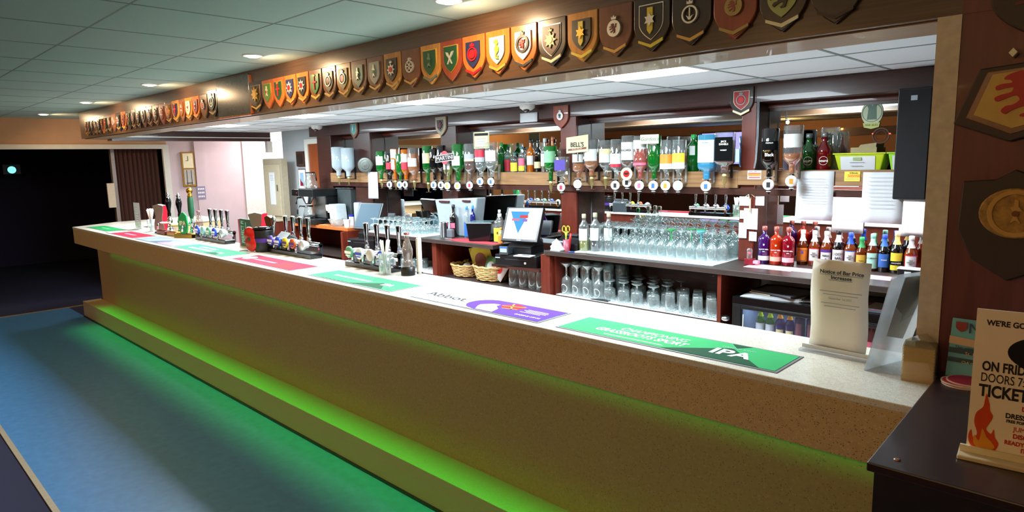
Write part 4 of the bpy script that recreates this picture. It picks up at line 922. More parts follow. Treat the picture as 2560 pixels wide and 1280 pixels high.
gl = goblet('round_glass', 'clear round-bowled glass upside down on the left worktop behind the rightmost beer font', 'upturned round glasses on the left worktop', g_goblet, .135, .040)
rows(gl, frange(-5.66, -4.99, 9), [3.80, 3.89, 3.98, 4.07], 1.0445, seed=4)
def lathe_glass(name, lb, group, prof, mt=g_goblet, cat='glass', n=16, extra=None):
    t = thing(name, lb, cat, (0, 0, 0), group=group)
    obj('glass', MB().lathe(prof, n, cap=False), mt, t)
    if extra: extra(t)
    return t
def etch(t):
    r_ = MB()
    for i in range(20):
        a0, a1 = 2 * PI * i / 20, 2 * PI * (i + 1) / 20
        for (q, w_) in ((.032, .005),):
            pt = lambda a, q: ((q * math.cos(a)), .045 + q * 1.1 * math.sin(a))
            p = [pt(a0, q), pt(a1, q), pt(a1, q - w_), pt(a0, q - w_)]
            r_.add([(.038 * math.sin(c_[0] / .038), -.038 * math.cos(c_[0] / .038), c_[1]) for c_ in p], [(0, 1, 2, 3)])
    o = obj('etched_badge', r_, P('etch_white', '#c9d2d2', .7), t)
    return o
tall = lathe_glass('tall_beer_glass', 'tall stemmed beer glass with an etched round badge, front row on the lower shelf', 'tall etched beer glasses on the lower shelf', [(.036, 0), (.037, .002), (.038, .09), (.034, .12), (.008, .14), (.007, .20), (.045, .232), (.046, .238)], extra=etch)
rows(tall, frange(-3.165, -2.86, 4), [3.83], .7055, jit=.002)
tall2 = lathe_glass('tall_beer_glass', 'plain tall beer glass behind the etched ones on the lower shelf', 'plain tall beer glasses on the lower shelf', [(.030, 0), (.034, .004), (.038, .18), (.042, .235), (.040, .235), (.035, .18), (.030, .01)])
rows(tall2, frange(-3.17, -2.85, 4), [3.93, 4.03, 4.13], .7055, jit=.003)
gob = goblet('short_stemmed_glass', 'short-stemmed beer glass upside down in the middle of the lower shelf', 'upturned short-stemmed glasses on the lower shelf', g_goblet, .155, .043)
for c_ in kids(gob):
    if c_.name.startswith('bowl'):
        c_.data = MB().lathe([(.040, .001), (.0425, .03), (.040, .085), (.030, .096), (.008, .100)], 16, cap=False).mesh('bowl', g_goblet)
rows(gob, frange(-2.76, -2.40, 4), [3.83, 3.93, 4.03, 4.13], .7055, jit=.01, seed=9)
tum = lathe_glass('tumbler', 'straight tumbler upside down at the right of the lower shelf', 'upturned tumblers on the lower shelf', [(.034, 0), (.035, .002), (.031, .120), (.029, .124), (.001, .120), (.001, .108), (.027, .106)])
rows(tum, frange(-2.26, -1.96, 4), [3.82, 3.91, 4.0], .7055, jit=.008, seed=3)
jar = lathe_glass('glass_jug', 'glass jug on the lower shelf beneath the lit till', 'jugs under the till', [(.040, 0), (.045, .01), (.044, .11), (.036, .135), (.040, .15)])
rows(jar, frange(-3.74, -3.42, 4), [3.84, 3.96], .7005, jit=.01, seed=5)
mug = lathe_glass('loose_glass', 'clear glass lying in the clutter on the low shelf behind the middle beer font', 'loose glasses behind the middle font', [(.032, 0), (.036, .004), (.038, .09), (.035, .09), (.032, .01)])
rows(mug, frange(-6.10, -5.10, 9), [3.84, 3.95], .7055, jit=.015, seed=6)

# ------------------------------------------------------------------ bottles
def prof_bottle(H, R, kind):
    nr = R * .36
    if kind == 'beer': return [(R * .92, 0), (R, .004), (R, .52 * H), (R * .93, .58 * H), (R * .62, .68 * H), (nr * 1.05, .78 * H), (nr * .9, .93 * H), (nr * 1.05, .945 * H), (nr * 1.05, .985 * H), (nr * .8, H)]
    if kind == 'gin': return [(R * .9, 0), (R, .006), (R, .64 * H), (R * .93, .70 * H), (R * .6, .765 * H), (nr, .79 * H), (nr * .9, .98 * H), (nr * .9, H)]
    if kind == 'wine': return [(R * .92, 0), (R, .005), (R, .60 * H), (R * .9, .66 * H), (R * .5, .72 * H), (nr, .77 * H), (nr * .9, .97 * H), (nr * .9, H)]
    if kind == 'square': return [(R * .95, 0), (R, .004), (R, .72 * H), (R * .9, .765 * H), (R * .45, .82 * H), (nr * 1.1, .86 * H), (nr, .97 * H), (nr, H)]
    return [(R * .9, 0), (R, .006), (R, .64 * H), (R * .95, .70 * H), (R * .68, .765 * H), (R * .45, .81 * H), (nr, .85 * H), (nr, H)]
def patch(mb_name, R, z0, z1, mt, par, w_=62, dr=.0008, sq=0, a_c=0):
    b = MB()
    if sq: b.box(-R * .90, R * .90, -R - dr - .0012, -R - dr + .001, z0, z1)
    else: b.arc(R + dr, z0, z1, a_c - w_, a_c + w_)
    return obj(mb_name, b, mt, par)
def bottle(lb, x, y, z, H, R, kind, glass, cap=None, labels=(), liquid=None, inv=False, rz=.30, group=None, name='bottle', cat='bottle', neck=None, txt=(), lvl=.5):
    """labels: (z0, z1, material) as shares of the height; inv: hangs neck down"""
    t = thing(name, lb, cat, (x, y, z), rz, group)
    sq = 5 if kind == 'square' else 0
    pr = prof_bottle(H, R, kind); F = (lambda q: H - q) if inv else (lambda q: q)
    def put(p): p = [(a, F(b)) for a, b in p]; return p[::-1] if inv else p
    obj('glass', MB().lathe(put(pr), 18, sq=sq), glass, t)
    if liquid:
        lp = [(a * .93, b) for a, b in pr]
        if inv:   # the liquid settles towards the neck: keep profile above (1-lvl) share
            c0 = (1 - lvl) * H; lp = [p for p in lp if p[1] > c0]; rr = R * .93 if c0 < .6 * H else lp[0][0]; lp = [(.0001, c0), (rr, c0)] + lp
        else:
            c0 = lvl * H; lp = [p for p in lp if p[1] < c0]; lp = lp + [(lp[-1][0], c0), (.0001, c0)]
        obj('liquid', MB().lathe(put(lp), 16, sq=sq), liquid, t)
    nr = R * .36
    if cap: obj('cap', MB().lathe(put([(nr * 1.15, .90 * H), (nr * 1.2, .905 * H), (nr * 1.2, 1.0 * H + .002), (nr * .9, H + .004)]), 14), cap, t)
    if neck: obj('neck_label', MB().lathe(put([(nr * 1.12 + (.25 * R if kind == 'beer' else 0), .70 * H), (nr * 1.12, .80 * H), (nr * 1.04, .93 * H)]), 16, cap=False), neck, t)
    for i, q in enumerate(labels):
        z0, z1 = sorted((F(q[0] * H), F(q[1] * H)))
        wd_ = q[3] if len(q) > 3 else 62
        patch('label' if i == 0 else 'label_band', R, z0, z1, q[2], t, wd_, .0008 + .0004 * i, sq)
    for s_, sz, mt, zz, *dr in txt:
        text(s_, sz, mt, t, (0, -R - .0028 - (.001 if sq else 0), F(zz * H) if zz <= 1 else zz), FR, bold=sz * .012, sx=.85)
    return t
lab_w = P('label_white', '#d2d6d4', .6); lab_c = P('label_cream', '#dcd0a0', .6); lab_r = P('label_red', '#b8203a', .5); lab_b = P('label_black', '#0a0b0c', .85, spec=.08); lab_y = P('label_yellow', '#e3cf3a', .5)
lab_p = P('label_purple', '#4a3a98', .5); lab_o = P('label_orange', '#e8862c', .5); lab_v = P('label_blue', '#2f66b8', .5); lab_pk = P('label_pink', '#e36a88', .5); lab_g = P('label_grey', '#9aa0a4', .6)
def optic(lb, x, z, y=4.0, badge=None, cork=False):
    """spirit measure clamped under an upturned bottle; z is where the bottle neck enters"""
    t = thing('spirit_optic', lb, 'spirit measure', (x, y, z), .25, 'spirit measures along the pine shelf')
    obj('bracket', MB().box(.022, .034, .066, .088, -.035, .10).box(.020, .030, .0, .066, -.034, -.026).box(-.028, .028, -.014, .02, -.004, .002), steel_brushed if badge else black, t)
    obj('cork', MB().lathe([(.011, .0), (.012, -.004), (.0145, -.016), (.0145, -.020)], 14), P('optic_cork', '#dcc98c', .6) if cork else black, t)
    if cork:
        obj('chamber', MB().lathe([(.0145, -.020), (.013, -.060), (.007, -.070), (.005, -.095)], 14), GLASS('optic_chamber', '#cfc49a', .5, .2, '#c0b070'), t)
        obj('tap_bar', MB().box(-.03, .03, -.004, .004, -.100, -.096), steel, t)
    else:
        obj('body', MB().lathe([(.016, -.020), (.019, -.03), (.018, -.075), (.009, -.088), (.006, -.105)], 14), black, t)
        b = obj('badge', MB().lathe([(.0001, -.0295), (.0325, -.0290), (.034, -.022)], 24, (0, 0, -.046), 'y'), white_paint, t)
        obj('badge_print', MB().box(-.011, .011, -.0303, -.0292, -.063, -.031), badge, b)
        obj('push_bar', MB().box(-.012, .012, -.022, .0, -.090, -.086), white_pl, t)
    return t
# (x, z neck, H, R, kind, glass, liquid, level, labels, badge, bottle label text, optic label, extra text)
OP = [
 (-6.60, 1.590, .32, .046, 'spirit', g_water, g_water, .95, [], None, 'milky grey bottle hanging neck down, left of a pair above the coffee machine', 'small spirit measure with a cork under the left milky bottle', ()),
 (-6.40, 1.585, .31, .046, 'spirit', g_water, g_water, .95, [], None, 'milky grey bottle hanging neck down, right of a pair above the coffee machine', 'small spirit measure with a cork under the right milky bottle', ()),
 (-5.775, 1.562, .28, .040, 'spirit', g_green, None, .5, [(.18, .50, lab_w)], None, 'green upturned bottle with a white label, leftmost of the left run of optics', 'corked measure at the left end of the left run of optics', ()),
 (-5.615, 1.550, .27, .036, 'spirit', g_dark, None, .5, [(.35, .6, lab_r)], ink, 'dark upturned bottle with a red-lettered label, second in the left run', 'badged measure under the dark bottle with the red-lettered label', ()),
 (-5.53, 1.552, .31, .038, 'wine', g_amber, g_amber, .5, [(.02, .30, lab_w), (.34, .66, lab_w, 30)], None, 'amber upturned bottle with two long white labels in the left run', 'corked measure under the bottle with two long white labels', ()),
 (-5.443, 1.550, .26, .042, 'spirit', g_green, g_green, .8, [], lab_v, 'green upturned bottle without a label in the left run', 'badged measure under the unlabelled green bottle', ()),
 (-5.352, 1.552, .30, .038, 'spirit', g_amber, None, .6, [(.15, .42, lab_w), (.42, .66, lab_r)], ink, 'upturned bottle with a white and red label in the left run', 'badged measure under the white-and-red-labelled bottle', ()),
 (-5.222, 1.552, .31, .046, 'spirit', g_clear, g_amber, .82, [(.32, .58, lab_w)], None, 'amber upturned whisky bottle with a white label and small brown bird print', 'corked measure under the amber bottle with the bird print', ()),
 (-5.005, 1.535, .34, .044, 'wine', g_green, g_olive, .5, [(.20, .48, lab_c)], None, 'green-topped upturned bottle with a cream label left of the red and white oval sign', 'corked measure under the cream-labelled green bottle', ()),
 (-4.905, 1.553, .29, .036, 'wine', g_dark, None, .5, [(.36, .58, lab_b)], lab_v, 'slim black upturned bottle left of the red and white oval sign', 'badged measure under the slim black bottle', ()),
 (-4.798, 1.554, .32, .040, 'wine', g_dark, None, .5, [(.42, .62, lab_b)], ink, 'dark upturned bottle with a red neck behind the red and white oval sign', 'badged measure under the red-necked dark bottle', ()),
 (-4.708, 1.547, .26, .036, 'spirit', g_clear, g_yell, .5, [(.28, .60, lab_w, 50)], lab_y, 'upturned vermouth bottle with a white round label and pale yellow contents', 'badged measure with a yellow centre under the pale yellow vermouth', ()),
 (-4.565, 1.548, .33, .047, 'wine', g_green, None, .5, [(.32, .58, lab_w, 45)], lab_y, 'large green upturned bottle with a round white label right of the oval sign', 'badged measure under the large green bottle with the round label', ()),
 (-4.40, 1.556, .32, .044, 'spirit', g_clear, g_brown, .55, [(.28, .42, lab_g), (.42, .48, lab_c)], lab_r, 'half-empty dark rum bottle hanging neck down under the small framed notice', 'badged measure with a red centre under the dark rum', ()),
 (-4.262, 1.590, .25, .042, 'spirit', g_clear, g_clear, .6, [(.08, .34, lab_r), (.34, .50, lab_g)], lab_v, 'clear upturned bottle with a red label under the framed notice', 'badged measure under the clear red-labelled bottle', ()),
 (-4.125, 1.590, .29, .045, 'spirit', g_clear, g_clear, .5, [(.24, .56, lab_w)], lab_v, 'clear upturned bottle with a plain white label at the right of the left run', 'badged measure under the plain white-labelled clear bottle', ()),
 (-3.455, 1.558, .27, .042, 'wine', g_green, g_green, .6, [(.15, .48, P('label_mint', '#7ab48a', .6))], None, 'green upturned bottle with a pale green label left of the post by the till', 'corked measure under the pale-green-labelled bottle', ()),
 (-3.337, 1.552, .19, .040, 'square', g_clear, None, .4, [(.12, .55, lab_p)], lab_r, 'small clear square bottle with a purple label in front of the post', 'badged measure with a dark red centre under the purple-labelled bottle', ()),
 (-3.174, 1.578, .20, .038, 'spirit', g_clear, g_amber, .55, [(.10, .40, lab_w)], lab_c, 'upturned whisky bottle right behind the cream sign reading extra special', 'badged measure below the cream sign reading extra special', ()),
 (-3.050, 1.593, .27, .044, 'spirit', g_clear, g_amber, .55, [(.26, .58, lab_w)], None, 'amber whisky bottle hanging neck down, right of the cream sign', 'corked measure under the amber whisky right of the cream sign', ()),
 (-2.922, 1.594, .26, .038, 'spirit', g_clear, None, .5, [(.24, .38, lab_c), (.38, .62, lab_w)], None, 'clear upturned bottle with a white and gold label, third right of the cream sign', 'corked measure under the white-and-gold-labelled clear bottle', ()),
 (-2.826, 1.573, .285, .036, 'spirit', g_clear, None, .5, [(.36, .62, lab_w), (.62, .70, lab_r)], ink, 'clear upturned vodka bottle with a white shield label and red band', 'measure under the white shield-labelled vodka', ()),
 (-2.725, 1.594, .285, .040, 'spirit', g_clear, None, .5, [(.16, .60, lab_w)], ink, 'clear upturned rum bottle above the round red bat sign', 'measure partly hidden behind the round red bat sign', (('BACARDI', .020, lab_b, .36),)),
 (-2.621, 1.574, .30, .044, 'spirit', g_clear, g_pink, .68, [(.10, .30, lab_w), (.62, .68, lab_pk)], lab_pk, 'upturned gin bottle filled with pink-orange gin', 'badged measure with a pink centre under the pink gin', ()),
 (-2.507, 1.575, .295, .047, 'spirit', g_green, g_green, .75, [(.05, .22, lab_w, 30)], lab_v, 'bright green upturned gin bottle right of the pink gin', 'badged measure with a blue centre under the bright green gin bottle', ()),
 (-2.410, 1.575, .26, .040, 'spirit', g_clear, None, .5, [(.36, .60, lab_o), (.60, .74, lab_w)], lab_o, 'clear upturned bottle with an orange and white label', 'badged measure with an orange centre', ()),
 (-2.315, 1.576, .26, .040, 'spirit', g_clear, None, .5, [(.34, .58, lab_y), (.58, .74, lab_w)], lab_g, 'clear upturned bottle with a yellow and white label', 'badged measure with a grey centre under the yellow-labelled bottle', ()),
 (-2.110, 1.575, .285, .045, 'square', g_blue, g_blue, .9, [(.12, .62, lab_w)], lab_v, 'pale blue square gin bottle with a tall white label, hanging neck down', 'large badged measure with a blue centre under the pale blue gin', (('BOMBAY', .013, lab_v, .18),)),
 (-1.988, 1.615, .255, .050, 'square', g_clear, g_brown, .8, [(.12, .70, lab_b)], None, 'square whiskey bottle with a black label, hanging neck down', 'corked measure under the square black-labelled whiskey', (('JACK\nDANIELS', .017, white_paint, .26), ('WHISKEY', .011, white_paint, .44))),
 (-1.697, 1.590, .29, .040, 'spirit', g_dark, None, .5, [(.26, .44, lab_b)], ink, 'tall black upturned bottle with white script right of the note-covered post', 'large badged measure with a black centre under the tall black bottle', (('PREMIUM', .012, white_paint, .30), ('Black', .028, white_paint, .54))),
 (-1.560, 1.612, .28, .045, 'spirit', g_clear, g_amber, .42, [(.18, .46, lab_w)], lab_o, 'upturned whisky bottle with a large white label left of the green and red bottles', 'large badged measure with an amber centre under the white-labelled whisky', ()),
]
xs_ = sorted(q[0] for q in OP)
for (x, z, H, R, kd, gm, lq, lv, lbs, bd, lb, olb, tx) in OP:
    k_ = xs_.index(x); gap = min([abs(x - xs_[j]) for j in (k_ - 1, k_ + 1) if 0 <= j < len(xs_)])
    R = min(R * (1.55 if x < -6.3 else 1.25), gap * .492)
    bottle(lb, x, 4.0, z, H, R, kd, gm, None, lbs, lq, True, .30, 'upturned spirit bottles on measures', 'spirit_bottle', lvl=lv, txt=tx)
    o = optic(olb, x, z, 4.0, bd, bd is None)
# ------------------------------------------------------------------ standing bottles on the pine shelf
ST = [(-4.205, .255, .037, 'spirit', g_green, green, [], 'green bottle standing behind the upturned clear bottles, left end of the shelf group'),
 (-4.125, .215, .034, 'spirit', g_clear, black, [(.05, .50, lab_r)], 'red-labelled bottle of red liqueur standing on the pine shelf'),
 (-4.045, .165, .038, 'spirit', g_clear, P('cap_teal', '#2c6a70', .4), [(.05, .5, lab_y)], 'short clear bottle with a yellow label standing on the pine shelf'),
 (-3.955, .215, .033, 'spirit', g_clear, P('cap_teal', '#2c6a70', .4), [(.25, .55, lab_pk), (.05, .25, lab_y)], 'bottle with a pink and yellow label and teal cap on the pine shelf'),
 (-3.852, .275, .034, 'wine', g_amber, black, [(.22, .5, lab_w)], 'amber bottle with a white label and black cap standing on the pine shelf'),
 (-3.770, .270, .033, 'wine', g_dark, black, [(.12, .32, lab_c)], 'dark bottle with a gold-topped label standing on the pine shelf'),
 (-3.690, .275, .036, 'wine', g_clear, P('cap_pale', '#b8c0c0', .4), [(.18, .55, lab_w)], 'pale whisky bottle with a white label at the right of the standing group'),
 (-3.605, .285, .031, 'wine', g_amber, P('cap_copper', '#a86a50', .4, .3), [(.2, .4, lab_c)], 'amber bottle with a copper cap behind the upturned green bottle'),
 (-2.320, .250, .044, 'spirit', g_green, green, [(.45, .7, lab_w, 25)], 'large green bottle standing behind the yellow-labelled bottle'),
 (-1.530, .222, .042, 'beer', g_green, P('cap_silver', '#8c9498', .35, .5), [], 'round green bottle with a circular white emblem on the pine shelf'),
 (-1.473, .222, .042, 'beer', g_green, P('cap_silver', '#8c9498', .35, .5), [], 'round green bottle half hidden behind the green one with the emblem'),
 (-1.440, .225, .042, 'beer', g_red, P('cap_silver', '#8c9498', .35, .5), [], 'round red bottle with a circular white emblem beside the lime tub')]
for i, (x, H, R, kd, gm, cp, lbs, lb) in enumerate(ST):
    y = 4.20 if i not in (9, 11) else 4.165
    t = bottle(lb, x, y if i != 10 else 4.255, 1.62, H, R, kd, gm, cp, lbs, gm if gm in (g_green, g_red, g_amber) else None, False, .28, 'standing bottles on the pine shelf', 'standing_bottle', lvl=.6)
    if i in (9, 11):
        rr = MB(); n = 22
        for k in range(n):
            a0, a1 = 2 * PI * k / n, 2 * PI * (k + 1) / n
            for q0, q1 in ((.026, .0235),):
                pts = [(q0 * math.cos(a0), q0 * math.sin(a0)), (q0 * math.cos(a1), q0 * math.sin(a1)), (q1 * math.cos(a1), q1 * math.sin(a1)), (q1 * math.cos(a0), q1 * math.sin(a0))]
                rr.add([(.0428 * math.sin(u / .0428), -.0428 * math.cos(u / .0428), .062 + v) for u, v in pts], [(0, 1, 2, 3)])
        obj('emblem', rr, white_paint, t); text('sourz', .022, white_paint, t, (0, -.0445, .062), FR, bold=.0006)
bottle('slim navy blue bottle standing behind the milky bottles, left of the pair', -6.72, 4.20, 1.622, .27, .032, 'spirit', g_navy, P('cap_pale', '#b8c0c0', .4), [(.10, .45, lab_p)], g_navy, False, .3, None, 'standing_bottle')
# gift tubes, tubs, papers on and at the shelf
for lb, x, mt in (('pale purple-grey gift tube with black dots between the two upturned bottles', -1.655, P('tube_lilac', '#9088a4', .5, 0, .25, 20)), ('brown-pink gift tube right of the white-labelled whisky', -1.600 + .0, P('tube_pink', '#8c6a72', .5, 0, .25, 20))):
    x = -1.668 if 'purple' in lb else -1.592
    t = thing('gift_tube', lb, 'tube', (x, 4.21, 1.62))
    obj('tube', MB().lathe([(.031, 0), (.031, .15), (.030, .152)], 24), mt, t); obj('lid', MB().lathe([(.032, .145), (.032, .160), (.030, .162)], 24), steel, t)
    if 'purple' in lb: obj('dots', MB().box(-.01, -.006, -.0325, -.031, .08, .084).box(.0, .004, -.0325, -.031, .10, .104).box(-.004, .0, -.0325, -.031, .06, .064), ink, t)
t = thing('glass_block', 'upturned clear storage jar between the red bottle and the lime tub', 'jar', (-1.405, 4.235, 1.62))
obj('jar', MB().lathe([(.034, 0), (.036, .01), (.036, .21), (.028, .235)], 18), g_clear, t)
def tub(lb, x, mt, w_):
    t = thing('plastic_tub', lb, 'tub', (x, 4.20, 1.62), 0, 'lime plastic tubs on the pine shelf')
    b = [(-w_ * .82, -.055, 0), (w_ * .82, -.055, 0), (w_ * .82, .07, 0), (-w_ * .82, .07, 0)]; T_ = [(-w_, -.075, .10), (w_, -.075, .10), (w_, .085, .10), (-w_, .085, .10)]
    obj('tub', MB().hexa(b, T_), mt, t, bevel=.006)
    obj('rim', MB().box(-w_ - .006, w_ + .006, -.081, .091, .096, .104), mt, t, bevel=.002)
    q = obj('paper_label', MB().add([(-w_ * .72, -.0595, .006), (w_ * .62, -.0595, .006), (w_ * .64, -.0755, .085), (-w_ * .74, -.0755, .085)], [(0, 1, 2, 3)]), paper, t)
    lines(q, ink_grey, -.05, .03, .03, .05, 2, -.073, .003); obj('printed_logo', MB().box(-.03, .015, -.0775, -.0735, .062, .078), P('logo_green', '#8fa86a', .6), q)
tub('yellow-lime plastic tub with a paper label, left of two', -1.235, P('lime_yellow', '#b4c91e', .35), .135)
tub('bright lime plastic tub with a paper label, partly behind the hanging speaker', -1.00, P('lime_green', '#93d63e', .35), .085)
t = thing('card_sheets', 'loose cream cards sticking up from the left lime tub', 'cards', (-1.23, 4.22, 1.725))
obj('sheets', MB().box(-.08, .06, .0, .004, 0, .03).hexa([(-.06, .01, 0), (.05, .01, 0), (.05, .014, 0), (-.06, .014, 0)], [(-.03, .01, .045), (.055, .01, .055), (.055, .014, .055), (-.03, .014, .045)]), P('kraft_card', '#a89a78', .8), t)
t = thing('hanging_speaker', 'tall black loudspeaker hanging at the right end of the back bar', 'loudspeaker', (-.945, 4.00, 1.47))
obj('cabinet', MB().box(-.075, .085, 0, .10, 0, .585), black, t, bevel=.008)
obj('grille', MB().box(-.068, .078, -.006, 0, .01, .575), P('speaker_cloth', '#15171b', .9, 0, .3, 300, bump=.5), t)
obj('badge', MB().box(-.012, .018, -.008, -.006, .52, .545), grey_pl, t)
def sheet(lb, x0, x1, z0, z1, y, mt=paper, seed=1, ln=None, cat='notice', name='paper_notice', rz=0, curl=.012):
    t = thing(name, lb, cat, ((x0 + x1) / 2, y, z0), rz); h = (x1 - x0) / 2; H = z1 - z0; b = MB(); v = []
    for i in range(7):
        for j in range(5): v.append((-h + 2 * h * j / 4, -curl * (1 - i / 6) ** 2 * (.6 + .4 * math.sin(j * .9 + seed)), H * i / 6))
    b.add(v, [(i * 5 + j, i * 5 + j + 1, (i + 1) * 5 + j + 1, (i + 1) * 5 + j) for i in range(6) for j in range(4)], 0, True)
    o = obj('sheet', b, mt, t, solid=.0005)
    if ln: lines(o, ink_grey, -h * .75, h * .7, H * ln[0], H * ln[1], ln[2], -curl * .8 - .001, H * .006, seed=seed)
    return t
sheet('white typed sheet hanging from the pine shelf, left of the yellow sticker', -1.560, -1.348, 1.330, 1.622, 4.080, ln=(.35, .85, 10), seed=2)
sheet('white typed sheet hanging from the pine shelf, right of the yellow sticker', -1.193, -.981, 1.330, 1.615, 4.080, ln=(.3, .9, 9), seed=4)
sheet('blank bright sheet on the mirror between the two typed sheets', -1.42, -1.24, 1.24, 1.46, 4.30, seed=3, curl=.004)
sheet('blank bright sheet on the mirror below the hanging speaker', -1.05, -.88, 1.24, 1.44, 4.30, seed=5, curl=.004)
sheet('small white notice hanging from the bar ceiling beam beside the red-brown shield', -3.885, -3.690, 2.034, 2.110, 4.112, ln=(.35, .55, 2), seed=6, curl=.006)
sheet('long typed sheet hanging from the pine shelf below the round plaque', -6.140, -5.960, 1.345, 1.630, 4.078, ln=(.15, .9, 12), seed=7)
t = thing('shelf_sticker', 'small white sticker with a red and yellow band on the pine shelf', 'sticker', (-1.828, 4.088, 1.572)); obj('card', MB().box(-.046, .044, -.003, 0, 0, .056), paper, t)
obj('band', MB().box(-.042, .040, -.0036, -.003, .020, .036), lab_o, t); obj('band_line', MB().box(-.042, .040, -.0036, -.003, .036, .040).box(-.036, .036, -.0036, -.003, .008, .014), lab_r, t); text('GOLD CARD LTD', .009, ink, t, (0, -.004, .048), FR)
t = thing('shelf_sticker', 'small yellow sticker with orange numbers between the two typed sheets', 'sticker', (-1.252, 4.088, 1.563)); obj('card', MB().box(-.042, .042, -.003, 0, 0, .056), lab_y, t)
text('505050', .022, lab_o, t, (.008, -.004, .030), FR, bold=.0006); text('El Minicabs', .010, ink, t, (.008, -.004, .047), FR); obj('print_lines', MB().box(-.034, .036, -.0036, -.003, .012, .015), ink_grey, t)
t = thing('round_plaque', 'dull round metal plaque above the narrow typed sheet on the pine shelf', 'plaque', (-6.115, 4.035, 1.625), .75)
obj('disc', MB().lathe([(.0001, -.012), (.078, -.010), (.084, 0)], 32, (0, 0, .080), 'y'), P('plaque_metal', '#5a605c', .45, .5, .25, 40), t, bevel=.001)
tp = MB(); ringp(tp, 0, .080, .062, -.014, -.011, 0, .08); ringp(tp, 0, .080, .036, -.014, -.0112, 0, .12); obj('relief', tp, P('plaque_relief', '#6d736f', .4, .5), t)
t = thing('mirror_crest', 'oval green and cream ales emblem stuck on the right mirror', 'sign', (-1.228, 4.303, 1.885))
obj('oval', MB().prism(circ(0, .070, .058, 36, 1.28), -.0015, 0, 'xz'), P('crest_cream', '#b9c4a0', .4), t)
r_ = MB(); ringp(r_, 0, .070, .054, -.003, -.0015, 0, .06); r_.prism([(-.026, .03), (.026, .03), (.022, .105), (.030, .118), (.012, .124), (0, .108), (-.012, .124), (-.028, .112), (-.020, .095)], -.003, -.0015, 'xz'); obj('print', r_, P('crest_green', '#2f5f45', .4), t)
obj('ribbon', MB().prism([(-.046, .012), (.046, .012), (.040, -.014), (0, -.024), (-.040, -.014)], -.004, -.0015, 'xz'), P('crest_lime', '#aebb5e', .4), t); text('FINE ALES', .016, green_dark, t, (0, -.0045, -.002), FR)
t = thing('clock_reflection', 'painted reflection of a faint round clock with two red lights, low on the right mirror', 'clock', (-1.235, 4.303, 1.785))
t.location = (-1.175, 4.303, 1.775)
dr_ = MB(); ringp(dr_, 0, .045, .046, -.001, 0, 0, .12); ringp(dr_, 0, .045, .030, -.001, 0, 0, .06); obj('dial', dr_, P('dial_reflection', '#4a2a1c', .6), t)  # reflection put on the mirror as flat rings; glowing dots stand for lights
obj('lamp', MB().lathe([(.0001, -.003), (.004, -.002)], 10, (-.044, 0, .058), 'y', cap=False).lathe([(.0001, -.003), (.004, -.002)], 10, (.046, 0, .055), 'y', cap=False), EM('red_dot_reflection', (1, .08, .05), 4), t)
# signs over the optics
t = thing('brand_sign', 'cream tin sign reading extra special above the whisky optics', 'sign', (-3.130, 3.93, 1.765), .12)
obj('plate', MB().prism([(-.095, 0), (.095, .012), (.095, .135), (-.095, .118)], -.004, 0, 'xz'), lab_c, t); text("BELL'S", .046, ink, t, (0, -.005, .062), FR, sx=.95, bold=.0012)
obj('band', MB().prism([(-.08, .018), (.08, .030), (.08, .045), (-.08, .033)], -.0055, -.004, 'xz'), P('sign_brown', '#6a3a2a', .5), t); text('EXTRA SPECIAL', .013, lab_c, t, (0, -.006, .032), (PI / 2, -.07, 0)); obj('stem', MB().box(-.004, .004, .002, .01, -.06, .02), steel, t)
t = thing('brand_sign', 'white and black sign with a pink-red ball above the left optics', 'sign', (-4.655, 3.925, 1.70), .25)
obj('ball', MB().prism(circ(-.005, .06, .045, 32, 1.35), -.004, 0, 'xz'), P('ball_red', '#d04a5c', .4), t)
obj('bar', MB().prism([(-.105, .015), (.105, .035), (.105, .100), (-.105, .078)], -.010, -.004, 'xz'), white_paint, t, bevel=.001)
obj('bar_field', MB().prism([(-.099, .021), (.099, .041), (.099, .094), (-.099, .073)], -.0112, -.010, 'xz'), f_blk, t); text('MARTINI', .052, white_paint, t, (0, -.0115, .056), (PI / 2, -.10, 0), sx=.92, bold=.0022); obj('stem', MB().box(-.004, .004, .002, .01, -.12, .03), steel, t)
t = thing('framed_notice', 'small cream notice with a black heading clipped above the rum bottle', 'notice', (-4.215, 3.97, 1.83), .2)
obj('card', MB().box(-.082, .082, -.004, 0, 0, .14), lab_c, t, bevel=.001); obj('heading', MB().box(-.07, .07, -.005, -.004, .108, .130), f_blk, t); lines(t, ink_grey, -.05, .05, .04, .08, 3, -.0045, .008); obj('border', MB().box(-.074, .074, -.0045, -.004, .010, .013).box(-.074, -.071, -.0045, -.004, .01, .13).box(.071, .074, -.0045, -.004, .01, .13), f_blk, t)
t = thing('brand_sign', 'pale green tin sign in script in front of the green and pink gins', 'sign', (-2.500, 3.925, 1.815), .2)
obj('plate', MB().box(-.066, .066, -.004, 0, 0, .062), P('sign_pale_green', '#c9d8b8', .5), t, bevel=.001); obj('border', MB().box(-.061, .061, -.0048, -.004, .005, .057), P('sign_pale', '#dfe6cc', .5), t); text("Gordon's", .034, P('sign_green_ink', '#55704a', .5), t, (0, -.005, .031), FR, shear=.35, bold=.0004); obj('stem', MB().box(-.003, .003, .002, .008, -.05, .01), steel, t)
t = thing('round_sign', 'round white sign with a red centre and black bat below the rum bottle', 'sign', (-2.685, 3.925, 1.612), .2)
obj('disc', MB().prism(circ(0, 0, .044, 32), -.005, 0, 'xz'), lab_c, t, bevel=.001); obj('centre', MB().prism(circ(0, 0, .024, 24), -.0065, -.005, 'xz'), red, t)
obj('bat', MB().prism([(-.019, .006), (-.008, .010), (0, .004), (.008, .010), (.019, .006), (.012, -.006), (.004, -.004), (0, -.012), (-.004, -.004), (-.012, -.006)], -.0075, -.0065, 'xz'), f_blk, t)
